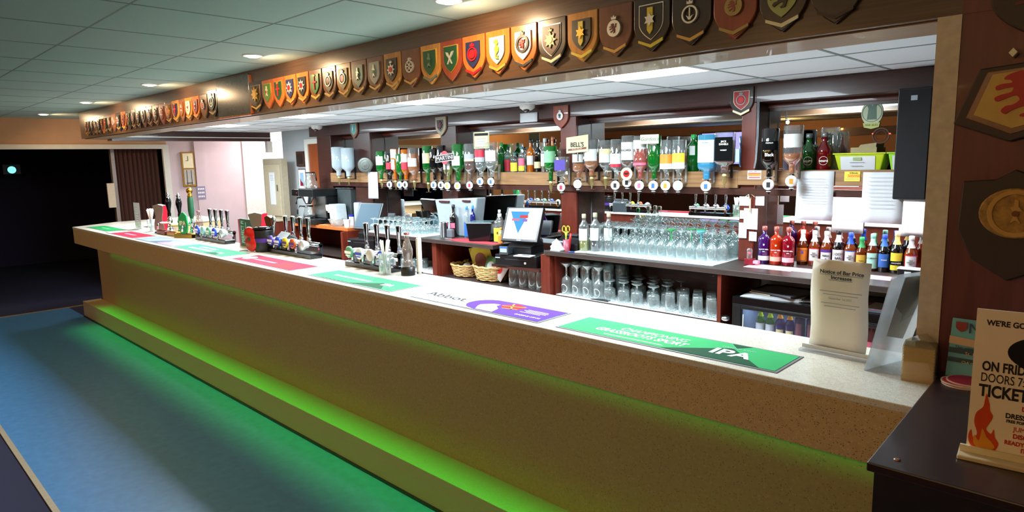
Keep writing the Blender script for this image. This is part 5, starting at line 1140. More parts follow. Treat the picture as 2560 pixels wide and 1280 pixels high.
# glass lamp-like camera domes
for lb, x, y in (('white dome camera on the bar ceiling above the small white notice', -3.717, 4.02), ('white dome camera on the bar ceiling, left end of the back beam', -7.05, 4.02)):
    t = thing('dome_camera', lb, 'camera', (x, y, 2.17))
    obj('housing', MB().lathe([(.065, 0), (.062, -.03), (.035, -.048)][::-1], 24), white_pl, t); obj('dome', MB().sphere((.01, -.02, -.045), .026, 16), GLASS('smoked_dome', '#70787c', .4, .2, '#50585c'), t)
t = thing('wall_cable', 'pair of thin grey cables running down beside the note-covered post', 'cable', (-1.822, 4.095, 1.64))
obj('cable', MB().tube([(0, -.008, .41), (0, -.006, .2), (-.006, -.004, .05), (-.012, -.01, .0)], .0025, 6).tube([(.008, -.008, .41), (.008, -.006, .2), (.0, -.004, .05), (-.006, -.01, .0)], .0025, 6), grey_pl, t)

# ================================================================== ON THE BACK WORKTOPS
WZ = 1.04
GIN = [(-1.752, g_purple, 'purple gin bottle with white print, left of the three coloured gins', lab_w), (-1.676, g_orange, 'orange-red gin bottle, middle of the three coloured gins', P('label_peach', '#e8a894', .6)), (-1.600, g_crim, 'crimson gin bottle, right of the three coloured gins', P('label_rosew', '#e3a8b0', .6))]
for x, gm, lb, lm_ in GIN:
    bottle(lb, x, 4.09, WZ, .235, .037, 'gin', gm, P('cap_copper2', '#a05a52', .4, .3), [(.10, .22, lm_)], gm, False, .32, 'coloured gins beside the note-covered post', 'gin_bottle', lvl=.66,
           txt=(('WHITLEY NEILL', .0095, white_paint, .40), ('GIN', .010, white_paint, .34), ('*', .03, white_paint, .50)))
BE = [(-1.550, .213, g_brown, None, [(.10, .50, lab_o)], lab_w, 'brown ale bottle with an orange oval label and blue star', (('*', .045, blue, .33), ('NEWCASTLE', .009, navy, .44), ('BROWN ALE', .008, navy, .13))),
      (-1.480, .213, g_ale, lab_w, [(.12, .52, lab_r, 58), (.15, .49, lab_w, 50)], lab_w, 'amber ale bottle with a red-rimmed label and white neck, left one of two alike', (('OLD\nSPECKLED\nHEN', .0105, ink, .325),)),
      (-1.410, .213, g_ale, P('cap_cream', '#e8d8c8', .5), [(.10, .50, purple), (.20, .42, lab_w, 55)], lab_w, 'amber ale bottle with a purple and white label', (('Abbot', .019, ink, .33), ('*', .02, purple, .22))),
      (-1.341, .222, g_dark, black, [(.10, .50, lab_w)], lab_w, 'dark ale bottle with a white label in large letters', (('DOOM', .021, ink, .38), ('BAR', .021, ink, .27))),
      (-1.273, .213, g_ale, blue, [(.12, .52, lab_v, 58), (.15, .49, lab_w, 50)], blue, 'amber ale bottle with a blue-rimmed label and blue neck', (('OLD\nSPECKLED\nHEN', .0105, ink, .325),)),
      (-1.211, .190, g_brown, green, [(.10, .48, P('label_ochre', '#c8a63a', .5), 52)], P('neck_green', '#2a8a4a', .5), 'small brown bottle with an ochre round label and green neck', (('Thatchers', .008, ink, .30),)),
      (-1.152, .213, g_brown, P('cap_mint', '#7fc0ac', .5), [(.08, .50, mint, 56)], mint, 'brown bottle with a mint green oval label', (('ICE BREAKER', .0115, ink, .36),)),
      (-1.091, .213, g_dark, blue, [(.14, .50, lab_v, 54)], lab_v, 'dark bottle with a blue round label and blue neck foil', (('Shipyard', .010, white_paint, .34),)),
      (-1.027, .235, g_dark, cream, [(.08, .50, lab_y, 58), (.20, .30, lab_b, 60)], P('neck_yellow', '#ead97a', .5), 'dark cider bottle with a yellow label and tall pale yellow neck', (('MAGNERS', .0125, white_paint, .25),)),
      (-0.955, .213, g_ale, lab_w, [(.12, .52, lab_r, 58), (.15, .49, lab_w, 50)], lab_w, 'amber ale bottle with a red-rimmed label and white neck, rightmost of the row', (('OLD\nSPECKLED\nHEN', .0105, ink, .325),))]
for x, H, gm, cp, lbs, nk, lb, tx in BE:
    bottle(lb, x, 4.19, WZ, H, .033, 'beer', gm, cp or white_pl, lbs, None, False, .27, 'row of bottled beers under the strip lamp', 'beer_bottle', neck=nk, txt=tx)
t = thing('drinks_can', 'bright blue and red can at the right end of the beer row', 'can', (-.862, 4.15, WZ))
obj('can', MB().lathe([(.026, 0), (.030, .008), (.030, .15), (.024, .165)], 20), P('can_blue', '#2f7fc0', .3, .3), t); obj('band', MB().lathe([(.0304, .05), (.0304, .09)], 20, cap=False), red, t)
t = thing('card_tray', 'small black box with a white barcode label in front of the beer row', 'box', (-.915, 4.02, WZ))
obj('box', MB().box(-.055, .055, -.03, .04, 0, .055), black, t, bevel=.003); obj('label', MB().box(-.02, .012, -.0312, -.030, .012, .044), paper, t); obj('lid', MB().box(-.058, .058, -.033, .043, .055, .060), white_pl, t)
t = thing('price_cards', 'pink and white cards laid flat in front of the beer bottles', 'cards', (-1.40, 3.97, WZ))
obj('cards', MB().box(-.39, -.10, -.09, .06, 0, .001).box(-.10, .42, -.07, .06, 0, .0012), [P('card_pink', '#f0b8cc', .7)], t)
t = thing('rose_holder', 'small dark red glass block with a pink rose by the note-covered post', 'ornament', (-1.795, 3.985, WZ))
obj('block', MB().box(-.028, .028, -.022, .022, 0, .04), P('block_red', '#7c1828', .15), t, bevel=.003); obj('glass', MB().lathe([(.016, .04), (.018, .095), (.012, .105)], 16, (-.004, 0, 0)), g_clear, t); obj('rose', MB().sphere((-.004, 0, .07), .011, 10), P('rose', '#e0506a', .6), t); obj('ribbon', MB().box(.012, .06, -.02, .01, .012, .030), pink, t)
# notes pinned on the post
NP = [(-1.905, 1.40, .032, .06), (-1.800, 1.405, .030, .06), (-1.902, 1.315, .026, .055), (-1.855, 1.250, .048, .135), (-1.905, 1.19, .026, .10), (-1.835, 1.175, .026, .06)]
NL = ['small white note pinned at the upper left of the post', 'small white note pinned at the upper right of the post', 'small white note pinned at the middle left of the post', 'large white sheet pinned in the middle of the post', 'tall narrow white note pinned at the lower left of the post', 'small white note pinned lowest on the right of the post']
for i, (x, z, hw, H) in enumerate(NP):
    t = thing('pinned_note', NL[i], 'note', (x, 4.114 - .0022 * i, z), .08 * (-1) ** i, 'notes pinned on the right post')
    obj('sheet', MB().box(-hw, hw, 0, .0008, 0, H), paper, t); obj('pin', MB().sphere((0, -.002, H - .006), .003, 8), cream, t)
t = thing('lanyard', 'cream cord looped over the notes on the right post', 'cord', (-1.855, 4.09, 1.36)); obj('cord', MB().tube([(-.03, 0, .10), (-.01, 0, .115), (-.002, 0, .08), (0, 0, 0)], .003, 6).tube([(.03, 0, .10), (.01, 0, .115), (.003, 0, .08), (.004, 0, 0)], .003, 6), cream, t)

def till(label, x, y, z, screen, rz, drawer_lb, dx, dz):
    t = thing('till', label, 'till', (x, y, z), rz)
    obj('base', MB().prism([(-.11, 0), (.11, 0), (.09, .03), (.02, .055), (-.05, .03)], -.11, .11, 'yz'), black, t, bevel=.006)
    obj('neck', MB().prism([(.0, .03), (.06, .03), (.07, .18), (.03, .18)], -.05, .05, 'yz'), dark_grey, t, bevel=.004)
    M_ = Matrix.Rotation(-.42, 4, 'X')
    hd = obj('screen_housing', MB().box(-.172, .172, 0, .035, -.01, .285), black, t, (0, -.11, .055), (-.42, 0, 0), bevel=.006)
    obj('screen', MB().box(-.152, .152, -.002, 0, .012, .27), screen, hd)
    if screen is not scr_off:
        obj('screen_tiles', MB().prism([(-.125, .245), (.05, .245), (-.02, .06), (-.09, .18)], -.0032, -.002, 'xz', 0).box(-.03, .045, -.0042, -.0032, .19, .215, 1).box(-.10, -.03, -.0042, -.0032, .165, .185, 2).box(-.0, .045, -.0042, -.0032, .16, .182, 3), [EM('tile_blue', (.10, .45, .95), 1.1), EM('tile_red', (.85, .12, .12), 1.0), EM('tile_pink', (.8, .3, .45), 1.0), EM('tile_violet', (.35, .25, .8), 1.0)], hd)
    obj('maker_badge', MB().box(-.02, .02, -.002, 0, .0, .006), grey_pl, hd)
    obj('rear_display', MB().box(.05, .15, .11, .135, .12, .25), dark_grey, t, rot=(-.35, 0, 0), bevel=.008)
    d = thing('cash_drawer', drawer_lb, 'cash drawer', (x + dx, y + .03, dz), rz)
    obj('case', MB().box(-.195, .195, -.20, .17, 0, .092), black, d, bevel=.003)
    fr = obj('drawer_front', MB().box(-.19, .19, -.206, -.20, .006, .086), black, d, bevel=.002)
    obj('slot', MB().box(-.10, .12, -.2075, -.206, .055, .059), dark_grey, fr); obj('lock', MB().lathe([(.0001, -.214), (.010, -.212), (.012, -.206)], 14, (.09, 0, .032), 'y'), chrome, fr); obj('maker_badge', MB().box(-.19, -.145, -.2075, -.206, .062, .070), grey_pl, fr)
    return t
scr_off = P('screen_off', '#2c4655', .45, 0, .05, 4, spec=.25); scr_on = EM('screen_on', (.93, .92, 1.0), 1.5)
till('till with a dark blank screen on the left', -5.87, 3.92, 1.000, scr_off, .18, 'black cash drawer under the till with the blank screen', -.01, .8555)
till('till with a bright lit screen showing blue and pink tiles', -3.65, 3.90, 1.030, scr_on, .22, 'black cash drawer under the lit till', 0, .8825)
for lb, x, y, z, h_ in (('stack of black trays under the blank till', -5.87, 3.92, .948, .0515), ('black stand under the lit till', -3.65, 3.90, .975, .0545)):
    t = thing('till_stand', lb, 'stand', (x, y, z), .2); obj('stand', MB().box(-.11, .11, -.10, .10, 0, h_), black, t)
t = thing('card_machine', 'dark card machine with a blue keypad strip below the lit till screen', 'card machine', (-3.72, 3.745, .9750), .3)
obj('body', MB().prism([(-.05, 0), (.06, 0), (.06, .035), (-.05, .07)], -.04, .04, 'yz'), dark_grey, t, bevel=.005); obj('keys', MB().box(-.03, .03, -.052, -.050, .02, .05, 0).box(-.033, .033, -.052, -.050, .052, .062, 1), [grey_pl, lab_v], t)
t = thing('receipt_pad', 'white receipt pad and slips on the cash drawer of the lit till', 'paper pad', (-3.50, 3.735, .9750), .2)
obj('pad', MB().box(-.09, .06, -.035, .05, 0, .006), paper, t); obj('clip', MB().box(-.04, .03, .0, .02, .006, .008), dark_grey, t)
t = thing('desk_printer', 'black desk printer behind the lit till beside the post', 'printer', (-3.17, 3.93, WZ), 0)
obj('body', MB().prism([(-.10, 0), (.12, 0), (.12, .10), (.02, .11), (-.10, .05)], -.11, .11, 'yz'), black, t, bevel=.006); obj('paper_roll', MB().box(-.05, .05, -.02, .03, .10, .112), dark_grey, t); obj('buttons', MB().box(-.09, -.02, -.092, -.07, .055, .064), grey_pl, t)
t = thing('crumpled_bag', 'crumpled clear and white plastic bag on the worktop edge right of the lit till', 'bag', (-3.21, 3.775, WZ))
rnd = random.Random(12); v = []; n = 8
for j in range(6):
    for i in range(n): a = 2 * PI * i / n; r_ = (.075, .08, .065, .045, .022, .004)[j] * (.75 + .5 * rnd.random()); v.append((r_ * math.cos(a) * .9, r_ * math.sin(a) * .55, (0, .014, .035, .055, .072, .082)[j] * (.85 + .3 * rnd.random()) if j else 0))
obj('film', MB().add(v, [(j * n + i, j * n + (i + 1) % n, (j + 1) * n + (i + 1) % n, (j + 1) * n + i) for j in range(5) for i in range(n)]), P('plastic_film', '#c6d3d8', .25), t)
# squash bottles and odds by the post
def squash(lb, x, y, liq, cap, lv, H=.275):
    return bottle(lb, x, y, WZ, H, .037, 'spirit', g_clear, cap, [(.30, .62, lab_w)], liq, False, .2, 'squash bottles on the worktop edge', 'squash_bottle', lvl=lv)
squash('squash bottle half full of yellow-green squash', -3.025, 3.87, g_yell, P('cap_tan', '#b8a890', .5), .33)
squash('squash bottle with dark blackcurrant at the bottom, right of the yellow-green one', -2.945, 3.90, g_dark, P('cap_tan', '#b8a890', .5), .28, .285)
squash('squash bottle with dark contents, rightmost of the squash bottles', -2.865, 3.96, g_dark, P('cap_tan', '#b8a890', .5), .28, .285)
bottle('squash bottle with a green cap behind the yellow-green one', -3.03, 4.02, WZ, .27, .036, 'spirit', g_clear, green, [(.30, .6, lab_w)], None, False, .2, 'squash bottles on the worktop edge', 'squash_bottle')
t = thing('pen_pot', 'small pot holding lime-handled scissors and a red tool beside the squash bottles', 'pot', (-3.135, 3.80, WZ))
obj('pot', MB().lathe([(.026, 0), (.028, .085), (.025, .085), (.024, .005)], 16, cap=False).lathe([(.0001, .002), (.026, .002)], 16, cap=False), P('pot_mixed', '#a0485a', .4, 0, .3, 60), t)
t = thing('scissors', 'scissors with lime green handles standing in the pot', 'scissors', (-3.14, 3.80, WZ + .01), .3)
sc = MB()
for s in (-1, 1): sc.tube([(s * .010 + .013 * math.cos(a) * s + s * .006, 0, .155 + .024 * math.sin(a)) for a in [2 * PI * i / 14 for i in range(15)]], .0035, 6)
sc.tube([(-.008, 0, .135), (.004, 0, .08)], .005, 6).tube([(.008, 0, .135), (-.004, 0, .08)], .005, 6); obj('handles', sc, P('scissor_lime', '#d3e23a', .4), t); obj('blades', MB().tube([(0, 0, .085), (0, 0, .0)], .005, 6, taper=.001), steel, t)
t = thing('red_opener', 'red plastic opener leaning in the pot beside the scissors', 'opener', (-3.112, 3.805, WZ + .01)); obj('handle', MB().tube([(0, 0, 0), (.004, 0, .07), (.016, 0, .125)], .008, 8), red, t)
t = thing('pen', 'blue and white ballpoint pen on the worktop edge', 'pen', (-2.99, 3.752, WZ + .005), .0); obj('barrel', MB().tube([(-.03, .0, 0), (.06, .03, 0)], .004, 8), white_pl, t); obj('cap', MB().tube([(-.075, -.015, 0), (-.03, 0, 0)], .0046, 8), blue, t)
t = thing('black_box', 'low black box stack beneath the scissors pot', 'box', (-3.155, 3.765, WZ)); t.location = (-3.235, 3.86, WZ); obj('box', MB().box(-.05, .0, -.03, .04, 0, .03), black, t, bevel=.002)

# ice bucket, wine, shaker, spirits around them
t = thing('ice_bucket', 'large glossy black square ice bucket on the worktop', 'ice bucket', (-4.155, 3.89, WZ), .55)
b0 = [(-.095, -.095, 0), (.095, -.095, 0), (.095, .095, 0), (-.095, .095, 0)]; b1 = [(-.112, -.112, .155), (.112, -.112, .155), (.112, .112, .155), (-.112, .112, .155)]
obj('body', MB().hexa(b0, b1), P('bucket_black', '#0c1012', .14), t, bevel=.008); obj('rim', MB().box(-.118, .118, -.118, .118, .150, .160), black_gloss, t, bevel=.003); obj('lid', MB().box(-.10, .10, -.10, .10, .160, .163), P('lid_grey', '#5c7478', .2), t)
t = thing('red_cloth', 'red bar towel lying flat under the black ice bucket', 'towel', (-4.18, 3.80, WZ)); obj('cloth', MB().prism([(-.36, -.01), (-.12, -.085), (.32, -.07), (.34, .02), (-.2, .10)], 0, .0025, 'xy'), P('towel_red', '#c4303c', .9), t)
for o in [x for x in bpy.data.objects if x.get('label', '').startswith('large glossy black square')]: o.location.z = WZ + .003
bottle('dark wine bottle standing on the worktop left of the ice bucket', -4.590, 3.945, WZ, .29, .037, 'wine', g_dark, black, [(.28, .44, lab_pk, 40)], None, False, .4, None, 'wine_bottle')
t = thing('cocktail_shaker', 'steel tumbler standing on the worktop in front of the wine bottle', 'shaker', (-4.635, 3.86, WZ)); obj('cup', MB().lathe([(.032, 0), (.034, .004), (.045, .135), (.047, .137), (.043, .135), (.030, .006)], 24, cap=False).lathe([(.0001, .002), (.032, .002)], 24, cap=False), steel, t)
t = thing('bar_caddy', 'silver tray with napkins left of the ice bucket', 'tray', (-4.47, 3.80, WZ)); obj('tray', MB().box(-.05, .05, -.03, .03, 0, .012), steel, t, bevel=.003); obj('items', MB().box(-.035, .035, -.02, .02, .012, .09), P('napkins', '#5c5f66', .6), t, bevel=.01)
SB = [(-4.421, 3.955, .28, .026, g_clear, P('cap_bright_blue', '#2a78d8', .4), [(.05, .5, lab_v)], 'clear bottle with a bright blue cap before the white machine'), (-4.335, 3.95, .29, .024, g_navy, P('cap_bright_blue', '#2a78d8', .4), [], 'blue bottle with a bright blue cap before the white machine'),
      (-4.24, 4.19, .24, .032, g_clear, white_pl, [], 'plain clear bottle behind the ice bucket'), (-4.15, 4.20, .21, .030, g_green, white_pl, [(.1, .5, lab_w)], 'short green bottle behind the ice bucket'), (-4.06, 4.17, .20, .032, g_orange, P('cap_orange', '#e8702a', .4), [(.1, .4, lab_r)], 'orange bottle with a red label behind the ice bucket'),
      (-3.985, 4.20, .23, .030, g_clear, red, [(.1, .4, lab_w)], 'clear bottle with a red cap behind the ice bucket'), (-3.91, 4.19, .21, .032, g_purple, P('cap_mauve', '#6c5a78', .4), [(.1, .5, lab_p)], 'mauve bottle between the ice bucket and the lit till')]
for x, y, H, R, gm, cp, lbs, lb in SB: bottle(lb, x, y, WZ, H, R, 'spirit', gm, cp, lbs, None, False, .4, 'bottles behind the ice bucket', 'liqueur_bottle')
bottle('clear bottle with a large yellow label beside the lit till', -3.925, 3.88, WZ, .24, .040, 'square', g_clear, white_pl, [(.05, .52, lab_y)], None, False, .3, None, 'liqueur_bottle', txt=(('*', .06, g_brown, .3),))
bottle('short orange-labelled bottle beside the yellow-labelled one', -3.862, 3.83, WZ, .13, .026, 'spirit', g_clear, lab_o, [(.05, .5, lab_o)], None, False, .3, None, 'liqueur_bottle')
t = thing('glasswasher', 'pale grey wall-side machine with a slanted top behind the round glasses', 'machine', (-4.66, 4.01, WZ), 0)
obj('body', MB().hexa([(-.17, -.02, 0), (.27, -.02, 0), (.27, .10, 0), (-.17, .10, 0)], [(-.25, -.02, .33), (.34, -.02, .36), (.34, .10, .36), (-.25, .10, .33)]), grey_pl, t, bevel=.012)
obj('handle', MB().box(-.17, -.03, -.035, -.02, .305, .322).box(.16, .26, -.035, -.02, .32, .335), P('handle_maroon', '#3c1a20', .4), t)
# coffee corner on the orange worktop
t = thing('coffee_machine', 'black and steel filter coffee machine with a glass pot', 'coffee machine', (-7.06, 3.93, WZ))
obj('base', MB().box(-.19, .24, -.16, .18, 0, .06), black, t, bevel=.006); obj('back', MB().box(-.05, .24, .02, .18, .06, .40), black, t, bevel=.004); obj('splash_plate', MB().box(-.04, .23, .012, .02, .07, .32), steel_brushed, t)
obj('head', MB().box(-.20, .26, -.16, .18, .32, .405), black, t, bevel=.006); hp = obj('control_plate', MB().box(-.21, -.05, -.166, -.158, .325, .40), steel, t, bevel=.003); obj('lamp', MB().lathe([(.0001, -.170), (.004, -.168)], 8, (-.09, 0, .36), 'y', cap=False), EM('lamp_red', (1, .1, .1), 3), hp)
obj('funnel', MB().lathe([(.03, .225), (.035, .23), (.075, .315), (.078, .32)], 24, (-.03, -.06, 0)), steel, t); obj('funnel_handle', MB().tube([(-.10, -.10, .305), (-.15, -.13, .30), (-.165, -.14, .23)], .011, 8), black, t)
pt = obj('glass_pot', MB().lathe([(.050, .062), (.066, .075), (.070, .10), (.052, .15), (.046, .175), (.052, .195)], 24, (-.03, -.06, 0)), g_clear, t); obj('coffee', MB().lathe([(.048, .064), (.062, .076), (.065, .098), (.0001, .099)], 20, (-.03, -.06, 0)), P('coffee', '#0c0705', .2), pt); obj('pot_lid', MB().lathe([(.054, .195), (.052, .21), (.02, .214)], 20, (-.03, -.06, 0)).tube([(-.07, -.09, .20), (-.12, -.12, .205), (-.145, -.14, .16), (-.15, -.14, .11)], .009, 8), black, pt)
t = thing('glass_carafe', 'empty glass coffee pot on top of the coffee machine', 'coffee pot', (-7.13, 3.94, WZ + .4055)); obj('pot', MB().lathe([(.055, .0), (.080, .015), (.086, .045), (.05, .13), (.044, .165), (.054, .18)], 24), g_clear, t); obj('rim_handle', MB().lathe([(.056, .178), (.056, .19)], 20, cap=False).tube([(.05, .0, .18), (.10, .01, .17), (.115, .01, .09)], .008, 8), black, t)
t = thing('steel_urn', 'tall grey water boiler standing against the mirror beside the coffee machine', 'water boiler', (-6.64, 4.17, WZ)); obj('body', MB().box(-.14, .14, -.10, .11, 0, .40), P('urn_grey', '#4a5456', .35, .4), t, bevel=.01); obj('top', MB().box(-.15, .15, -.11, .12, .40, .415), steel, t)
t = thing('cup_machine', 'white and grey hot drinks machine with a spout', 'drinks machine', (-6.66, 3.965, WZ)); obj('body', MB().hexa([(-.02, -.06, 0), (.13, -.06, 0), (.13, .08, 0), (-.02, .08, 0)], [(-.05, -.06, .235), (.10, -.06, .235), (.10, .08, .235), (-.05, .08, .235)]), P('machine_grey', '#b8c4c8', .35), t, bevel=.01)
obj('spout', MB().lathe([(.012, .135), (.016, .15), (.032, .16), (.036, .21), (.034, .225)], 18, (-.09, -.03, 0)), white_pl, t); obj('drip_base', MB().box(-.14, -.02, -.07, .04, 0, .02), black, t)
t = thing('steel_cylinder', 'pale tall cup dispenser against the post left of the blank till', 'dispenser', (-6.28, 4.02, WZ)); obj('tube', MB().lathe([(.045, 0), (.045, .25), (.04, .26)], 20), grey_pl, t)
t = thing('mixing_bowl', 'clear plastic bowl on the orange worktop', 'bowl', (-6.50, 3.88, WZ)); obj('bowl', MB().lathe([(.05, .0), (.055, .004), (.095, .075), (.10, .078), (.09, .07)], 24, cap=False).lathe([(.0001, .002), (.05, .002)], 20, cap=False), GLASS('bowl_plastic', '#e2e4e0', .35, .12, '#d8d8d2'), t); obj('spoon', MB().tube([(0, 0, .01), (-.10, -.02, .13)], .005, 6), white_pl, t)
t = thing('blue_lidded_tubs', 'two small white tubs with blue lids', 'tubs', (-6.42, 4.02, WZ)); t.name = 'condiment_tub'; t['label'] = 'small white tub with a blue lid on the orange worktop'; t['category'] = 'tub'; obj('tub', MB().lathe([(.03, 0), (.03, .10)], 16), white_pl, t); obj('lid', MB().lathe([(.033, .10), (.033, .12)], 16), P('lid_blue', '#1c2f9a', .4), t)
t = thing('white_mug_pile', 'white cup beside the blue-lidded tub', 'cup', (-6.31, 3.89, WZ)); t.name = 'white_cup'; obj('cup', MB().lathe([(.03, 0), (.038, .075), (.040, .08), (.034, .075), (.028, .006)], 18, cap=False), white_pl, t)
t = thing('orange_cloth', 'orange plastic tray lying on the wooden worktop by the coffee machine', 'tray', (-6.66, 3.87, WZ)); obj('tray', MB().box(-.14, .06, -.05, .03, 0, .006), P('tray_orange', '#e88040', .5), t, bevel=.002)
t = thing('ceramic_jug', 'pale blue jug behind the blank till', 'jug', (-5.47, 4.20, WZ)); obj('body', MB().lathe([(.035, 0), (.045, .04), (.04, .10), (.03, .12)], 18), P('jug_blue', '#7ba4b8', .4), t)

# ================================================================== BELOW THE WORKTOPS
def basket(lb, x, y, z, r, H, lean=1.0):
    t = thing('wicker_basket', lb, 'basket', (x, y, z), 0, 'wicker baskets of snacks'); b = MB(); n = 26
    for k in range(7):
        zz = H * (k + .5) / 7; rr = r * (.80 + .20 * zz / H)
        b.tube([(rr * 1.15 * math.cos(a), rr * .85 * math.sin(a), zz + .004 * math.sin(9 * a + k * PI)) for a in [2 * PI * i / n for i in range(n + 1)]], .0075, 5)
    for i in range(14):
        a = 2 * PI * i / 14; b.tube([(r * .8 * 1.15 * math.cos(a), r * .8 * .85 * math.sin(a), 0), (r * 1.16 * math.cos(a), r * .86 * math.sin(a), H)], .005, 5)
    obj('weave', b, wicker, t); obj('floor', MB().lathe([(r * .85, .0), (r * .85, .012)], 22, flat=.75), wicker, t)
    obj('rim', MB().tube([(r * 1.17 * math.cos(a), r * .87 * math.sin(a), H + .004 * math.sin(12 * a)) for a in [2 * PI * i / 40 for i in range(41)]], .009, 6), wicker, t)
    return t
basket('left wicker basket with small dark packets under the worktop', -4.40, 3.90, .7065, .125, .10)
basket('right wicker basket heaped with sweet bags under the worktop', -4.06, 3.90, .7065, .155, .12)
def packet(lb, x, y, z, w_, h_, mt, rot, mt2, th=.018, gr='snack packets in the baskets'):
    t = thing('snack_packet', lb, 'snack packet', (x, y, z), group=gr, rot=rot); v = []; n = 6
    for s in (-1, 1):
        for i in range(n):
            for j in range(n): u, q = i / (n - 1), j / (n - 1); v.append(((u - .5) * w_, s * th * math.sin(PI * u) ** .6 * math.sin(PI * q) ** .6 if 0 < i < n - 1 and 0 < j < n - 1 else 0, q * h_))
    f = [(s * n * n + i * n + j, s * n * n + (i + 1) * n + j, s * n * n + (i + 1) * n + j + 1, s * n * n + i * n + j + 1) for s in (0, 1) for i in range(n - 1) for j in range(n - 1)]
    obj('bag', MB().add(v, f, 0, True), mt, t); obj('print', MB().lathe([(.0001, -th * 1.03), (w_ * .28, -th * .98)], 14, (0, 0, h_ * .5), 'y', cap=False), mt2, t)
    return t
packet('yellow sweet bag standing at the back left of the right basket', -4.15, 3.92, .745, .24, .25, P('bag_yellow', '#c8b63a', .35), (.1, -.25, .1), P('bag_brown', '#7a3a28', .5), .02)
packet('green and white sweet bag in the middle of the right basket', -4.03, 3.86, .74, .16, .17, P('bag_green', '#6aa06a', .35), (-.2, .1, .1), paper, .022)
packet('white and red sweet bag leaning on the right side of the right basket', -3.95, 3.84, .74, .13, .17, P('bag_whitered', '#d8c8c4', .35), (-.25, .5, 0), red, .022)
packet('brown sweet bag at the back right of the right basket', -3.96, 3.97, .74, .15, .19, P('bag_choc', '#5c2f24', .35), (.1, .25, 0), maroon, .02)
packet('small black packet on top in the left basket', -4.38, 3.88, .765, .12, .08, P('bag_black', '#22262a', .3), (-.9, .1, .3), paper, .014)
packet('small olive packet in the left basket', -4.45, 3.92, .76, .11, .09, P('bag_olive', '#7c7a34', .35), (-.5, -.2, -.2), lab_y, .014)
# fridges
def fridge(lb, x0, x1, H, glow):
    w_ = x1 - x0; t = thing('bottle_fridge', lb, 'fridge', (x0, 3.80, 0), 0, 'black bottle fridges under the right worktop')
    c = MB(); c.box(0, .03, 0, .46, .08, H).box(w_ - .03, w_, 0, .46, .08, H).box(0, w_, 0, .46, H - .03, H).box(0, w_, 0, .46, .05, .09).box(0, w_, .43, .46, .08, H); obj('cabinet', c, black, t, bevel=.002)
    obj('lining', MB().box(.03, .034, .02, .43, .09, H - .03).box(w_ - .034, w_ - .03, .02, .43, .09, H - .03).box(.03, w_ - .03, .424, .43, .09, H - .03), P('fridge_lining', '#7f96c0', .5), t)
    obj('header', MB().box(0, w_, -.04, 0, H - .05, H), black_gloss, t, bevel=.004)
    d = obj('door', MB().box(0, .055, -.035, -.002, .08, H - .053).box(w_ - .055, w_, -.035, -.002, .08, H - .053).box(.055, w_ - .055, -.035, -.002, H - .075, H - .053).box(.055, w_ - .055, -.035, -.002, .08, .13), black, t, bevel=.003)
    obj('door_glass', MB().box(.055, w_ - .055, -.022, -.018, .13, H - .075), GLASS('door_glass', '#ffffff', .015, .05, '#ffffff'), d)
    obj('wire_shelf', MB().box(.036, w_ - .036, .02, .42, .630, .635), steel, t)
    obj('feet', MB().box(.02, .06, .02, .06, 0, .05).box(w_ - .06, w_ - .02, .02, .06, 0, .05).box(.02, .06, .40, .44, 0, .05).box(w_ - .06, w_ - .02, .40, .44, 0, .05), black, t)
    if glow:
        l = obj('light_tube', MB().box(.04, .048, .01, .02, .15, H - .12), EM('fridge_glow', (.65, .78, 1), 2.5), t)
        light('AREA', 'lamp', (w_ / 2, .12, H - .04), 1.0, COOL, t, shape='RECTANGLE', size=w_ - .12, size_y=.1)
    return t
fridge('black glass-doored bottle fridge behind the price notice, lit inside', -1.80, -1.21, .875, True)
fridge('black glass-doored bottle fridge at the far right under the worktop, dim inside', -1.19, -.60, .875, False)
bk = 'bottles in the lit fridge'
for x, H, gm, lbs, nk, lb in [(-1.665, .165, g_green, [(.08, .46, P('label_ice', '#c8d4ea', .5))], lime, 'green beer bottle with a pale round label, left in the lit fridge'), (-1.605, .165, g_green, [(.08, .46, P('label_ice', '#c8d4ea', .5))], lime, 'green beer bottle with a pale round label, second in the lit fridge'),
                              (-1.545, .17, g_navy, [(.08, .32, lab_c, 45)], P('neck_orange', '#d89a3a', .5), 'dark bottle with an orange and green neck, third in the lit fridge'), (-1.487, .17, g_navy, [(.08, .32, lab_c, 45)], P('neck_orange', '#d89a3a', .5), 'dark bottle with an orange and green neck, fourth in the lit fridge')]:
    bottle(lb, x, 3.87, .6355, H, .028, 'beer', gm, P('cap_green', '#1f7a4a', .4), lbs, None, False, .3, bk, 'fridge_bottle', neck=nk)
for x, y, lb in ((-1.425, 3.86, 'dark blue can with a white glint, left of three in the lit fridge'), (-1.362, 3.87, 'dark blue can, middle of three in the lit fridge'), (-1.300, 3.86, 'dark blue can, right of three in the lit fridge')):
    t = thing('drinks_can', lb, 'can', (x, y, .6355), 0, 'cans in the lit fridge'); obj('can', MB().lathe([(.022, 0), (.029, .008), (.029, .135), (.023, .148), (.022, .150)], 20), P('can_navy', '#2a3468', .25, .5), t); obj('print', MB().arc(.0295, .04, .11, -30, 35), P('can_print', '#6a3450', .4), t)
for x, gm, lm_, lb in ((-1.045, g_crim, lab_pk, 'crimson bottle with a pink label in the dim right fridge'), (-1.11, g_navy, lab_v, 'dark blue bottle in the dim right fridge'), (-.985, g_crim, lab_pk, 'second crimson bottle in the dim right fridge')):
    bottle(lb, x, 3.87, .6355, .17, .030, 'beer', gm, P('cap_teal', '#2c6a70', .4), [(.08, .40, lm_)], None, False, .3, 'bottles in the dim fridge', 'fridge_bottle')
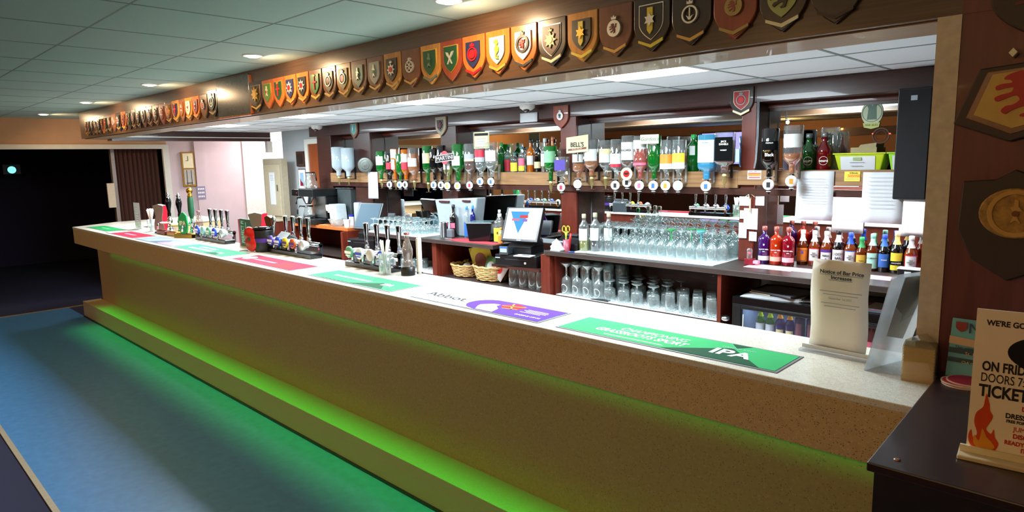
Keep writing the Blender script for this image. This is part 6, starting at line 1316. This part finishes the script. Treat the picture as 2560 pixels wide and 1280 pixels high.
# folders and menus on the fridge
t = thing('menu_folder', 'grey ring folder lying on papers on top of the lit fridge', 'folder', (-1.57, 3.93, .897), -.2); obj('cover', MB().prism([(-.14, -.10), (.14, -.12), (.15, .12), (-.12, .13)], 0, .012, 'xy'), P('folder_grey', '#5c6068', .35), t, bevel=.002); obj('pages', MB().prism([(-.145, -.105), (.0, -.112), (.0, .10), (-.125, .12)], -.006, -.0005, 'xy'), cream, t)
t = thing('paper_stack', 'loose white sheets under the grey folder on the lit fridge', 'papers', (-1.58, 3.92, .8755), .1); st = MB()
for k in range(5): st.box(-.19 + .012 * k, .15 + .008 * ((k * 7) % 3), -.125 + .004 * k, .12, .003 * k, .003 * k + .002)
obj('sheets', st, paper, t)
t = thing('clear_folder', 'shiny clear plastic folder curling up behind the price notice', 'folder', (-1.37, 3.92, .8755), .1); obj('cover', MB().add([(-.10, -.10, .0), (.10, -.10, .055), (.12, .10, .06), (-.10, .12, .01), (.0, -.10, .01), (.0, .11, .015)], [(0, 4, 5, 3), (4, 1, 2, 5)], 0, True), GLASS('folder_film', '#c8d0d2', .45, .2, '#b8c0c4'), t, solid=.002); obj('red_sheet', MB().box(-.06, .12, -.08, .08, 0, .002), maroon, t)
t = thing('pink_papers', 'pink and teal papers stacked on the right fridge', 'papers', (-.92, 3.93, .8755), 0); obj('sheets', MB().box(-.20, .12, -.11, .10, 0, .004, 0).box(-.18, .10, -.10, .09, .004, .010, 1).box(-.16, .12, -.09, .10, .010, .012, 2), [P('sheet_teal', '#5c8a88', .6), P('sheet_mauve', '#a86a9a', .6), paper], t)
t = thing('foil_lump', 'crumpled silver foil on the low shelf beside the lit fridge', 'foil', (-1.93, 3.80, .705)); t.location = (-1.845, 3.765, .74)
obj('foil', MB().sphere((0, 0, .02), .03, 9, sz=.65), P('foil', '#c9cdd0', .25, 1.0, .3, 40, bump=1.0), t)
t.location = (-1.835, 3.755, .71)
t = thing('dark_mitt', 'flat dark cloth on the mesh liner at the counter edge', 'cloth', (-2.82, 3.80, .7062)); obj('cloth', MB().prism([(-.07, -.03), (.0, .02), (.08, .01), (.06, -.03)], 0, .006, 'xy'), P('cloth_dark', '#22262a', .9), t)
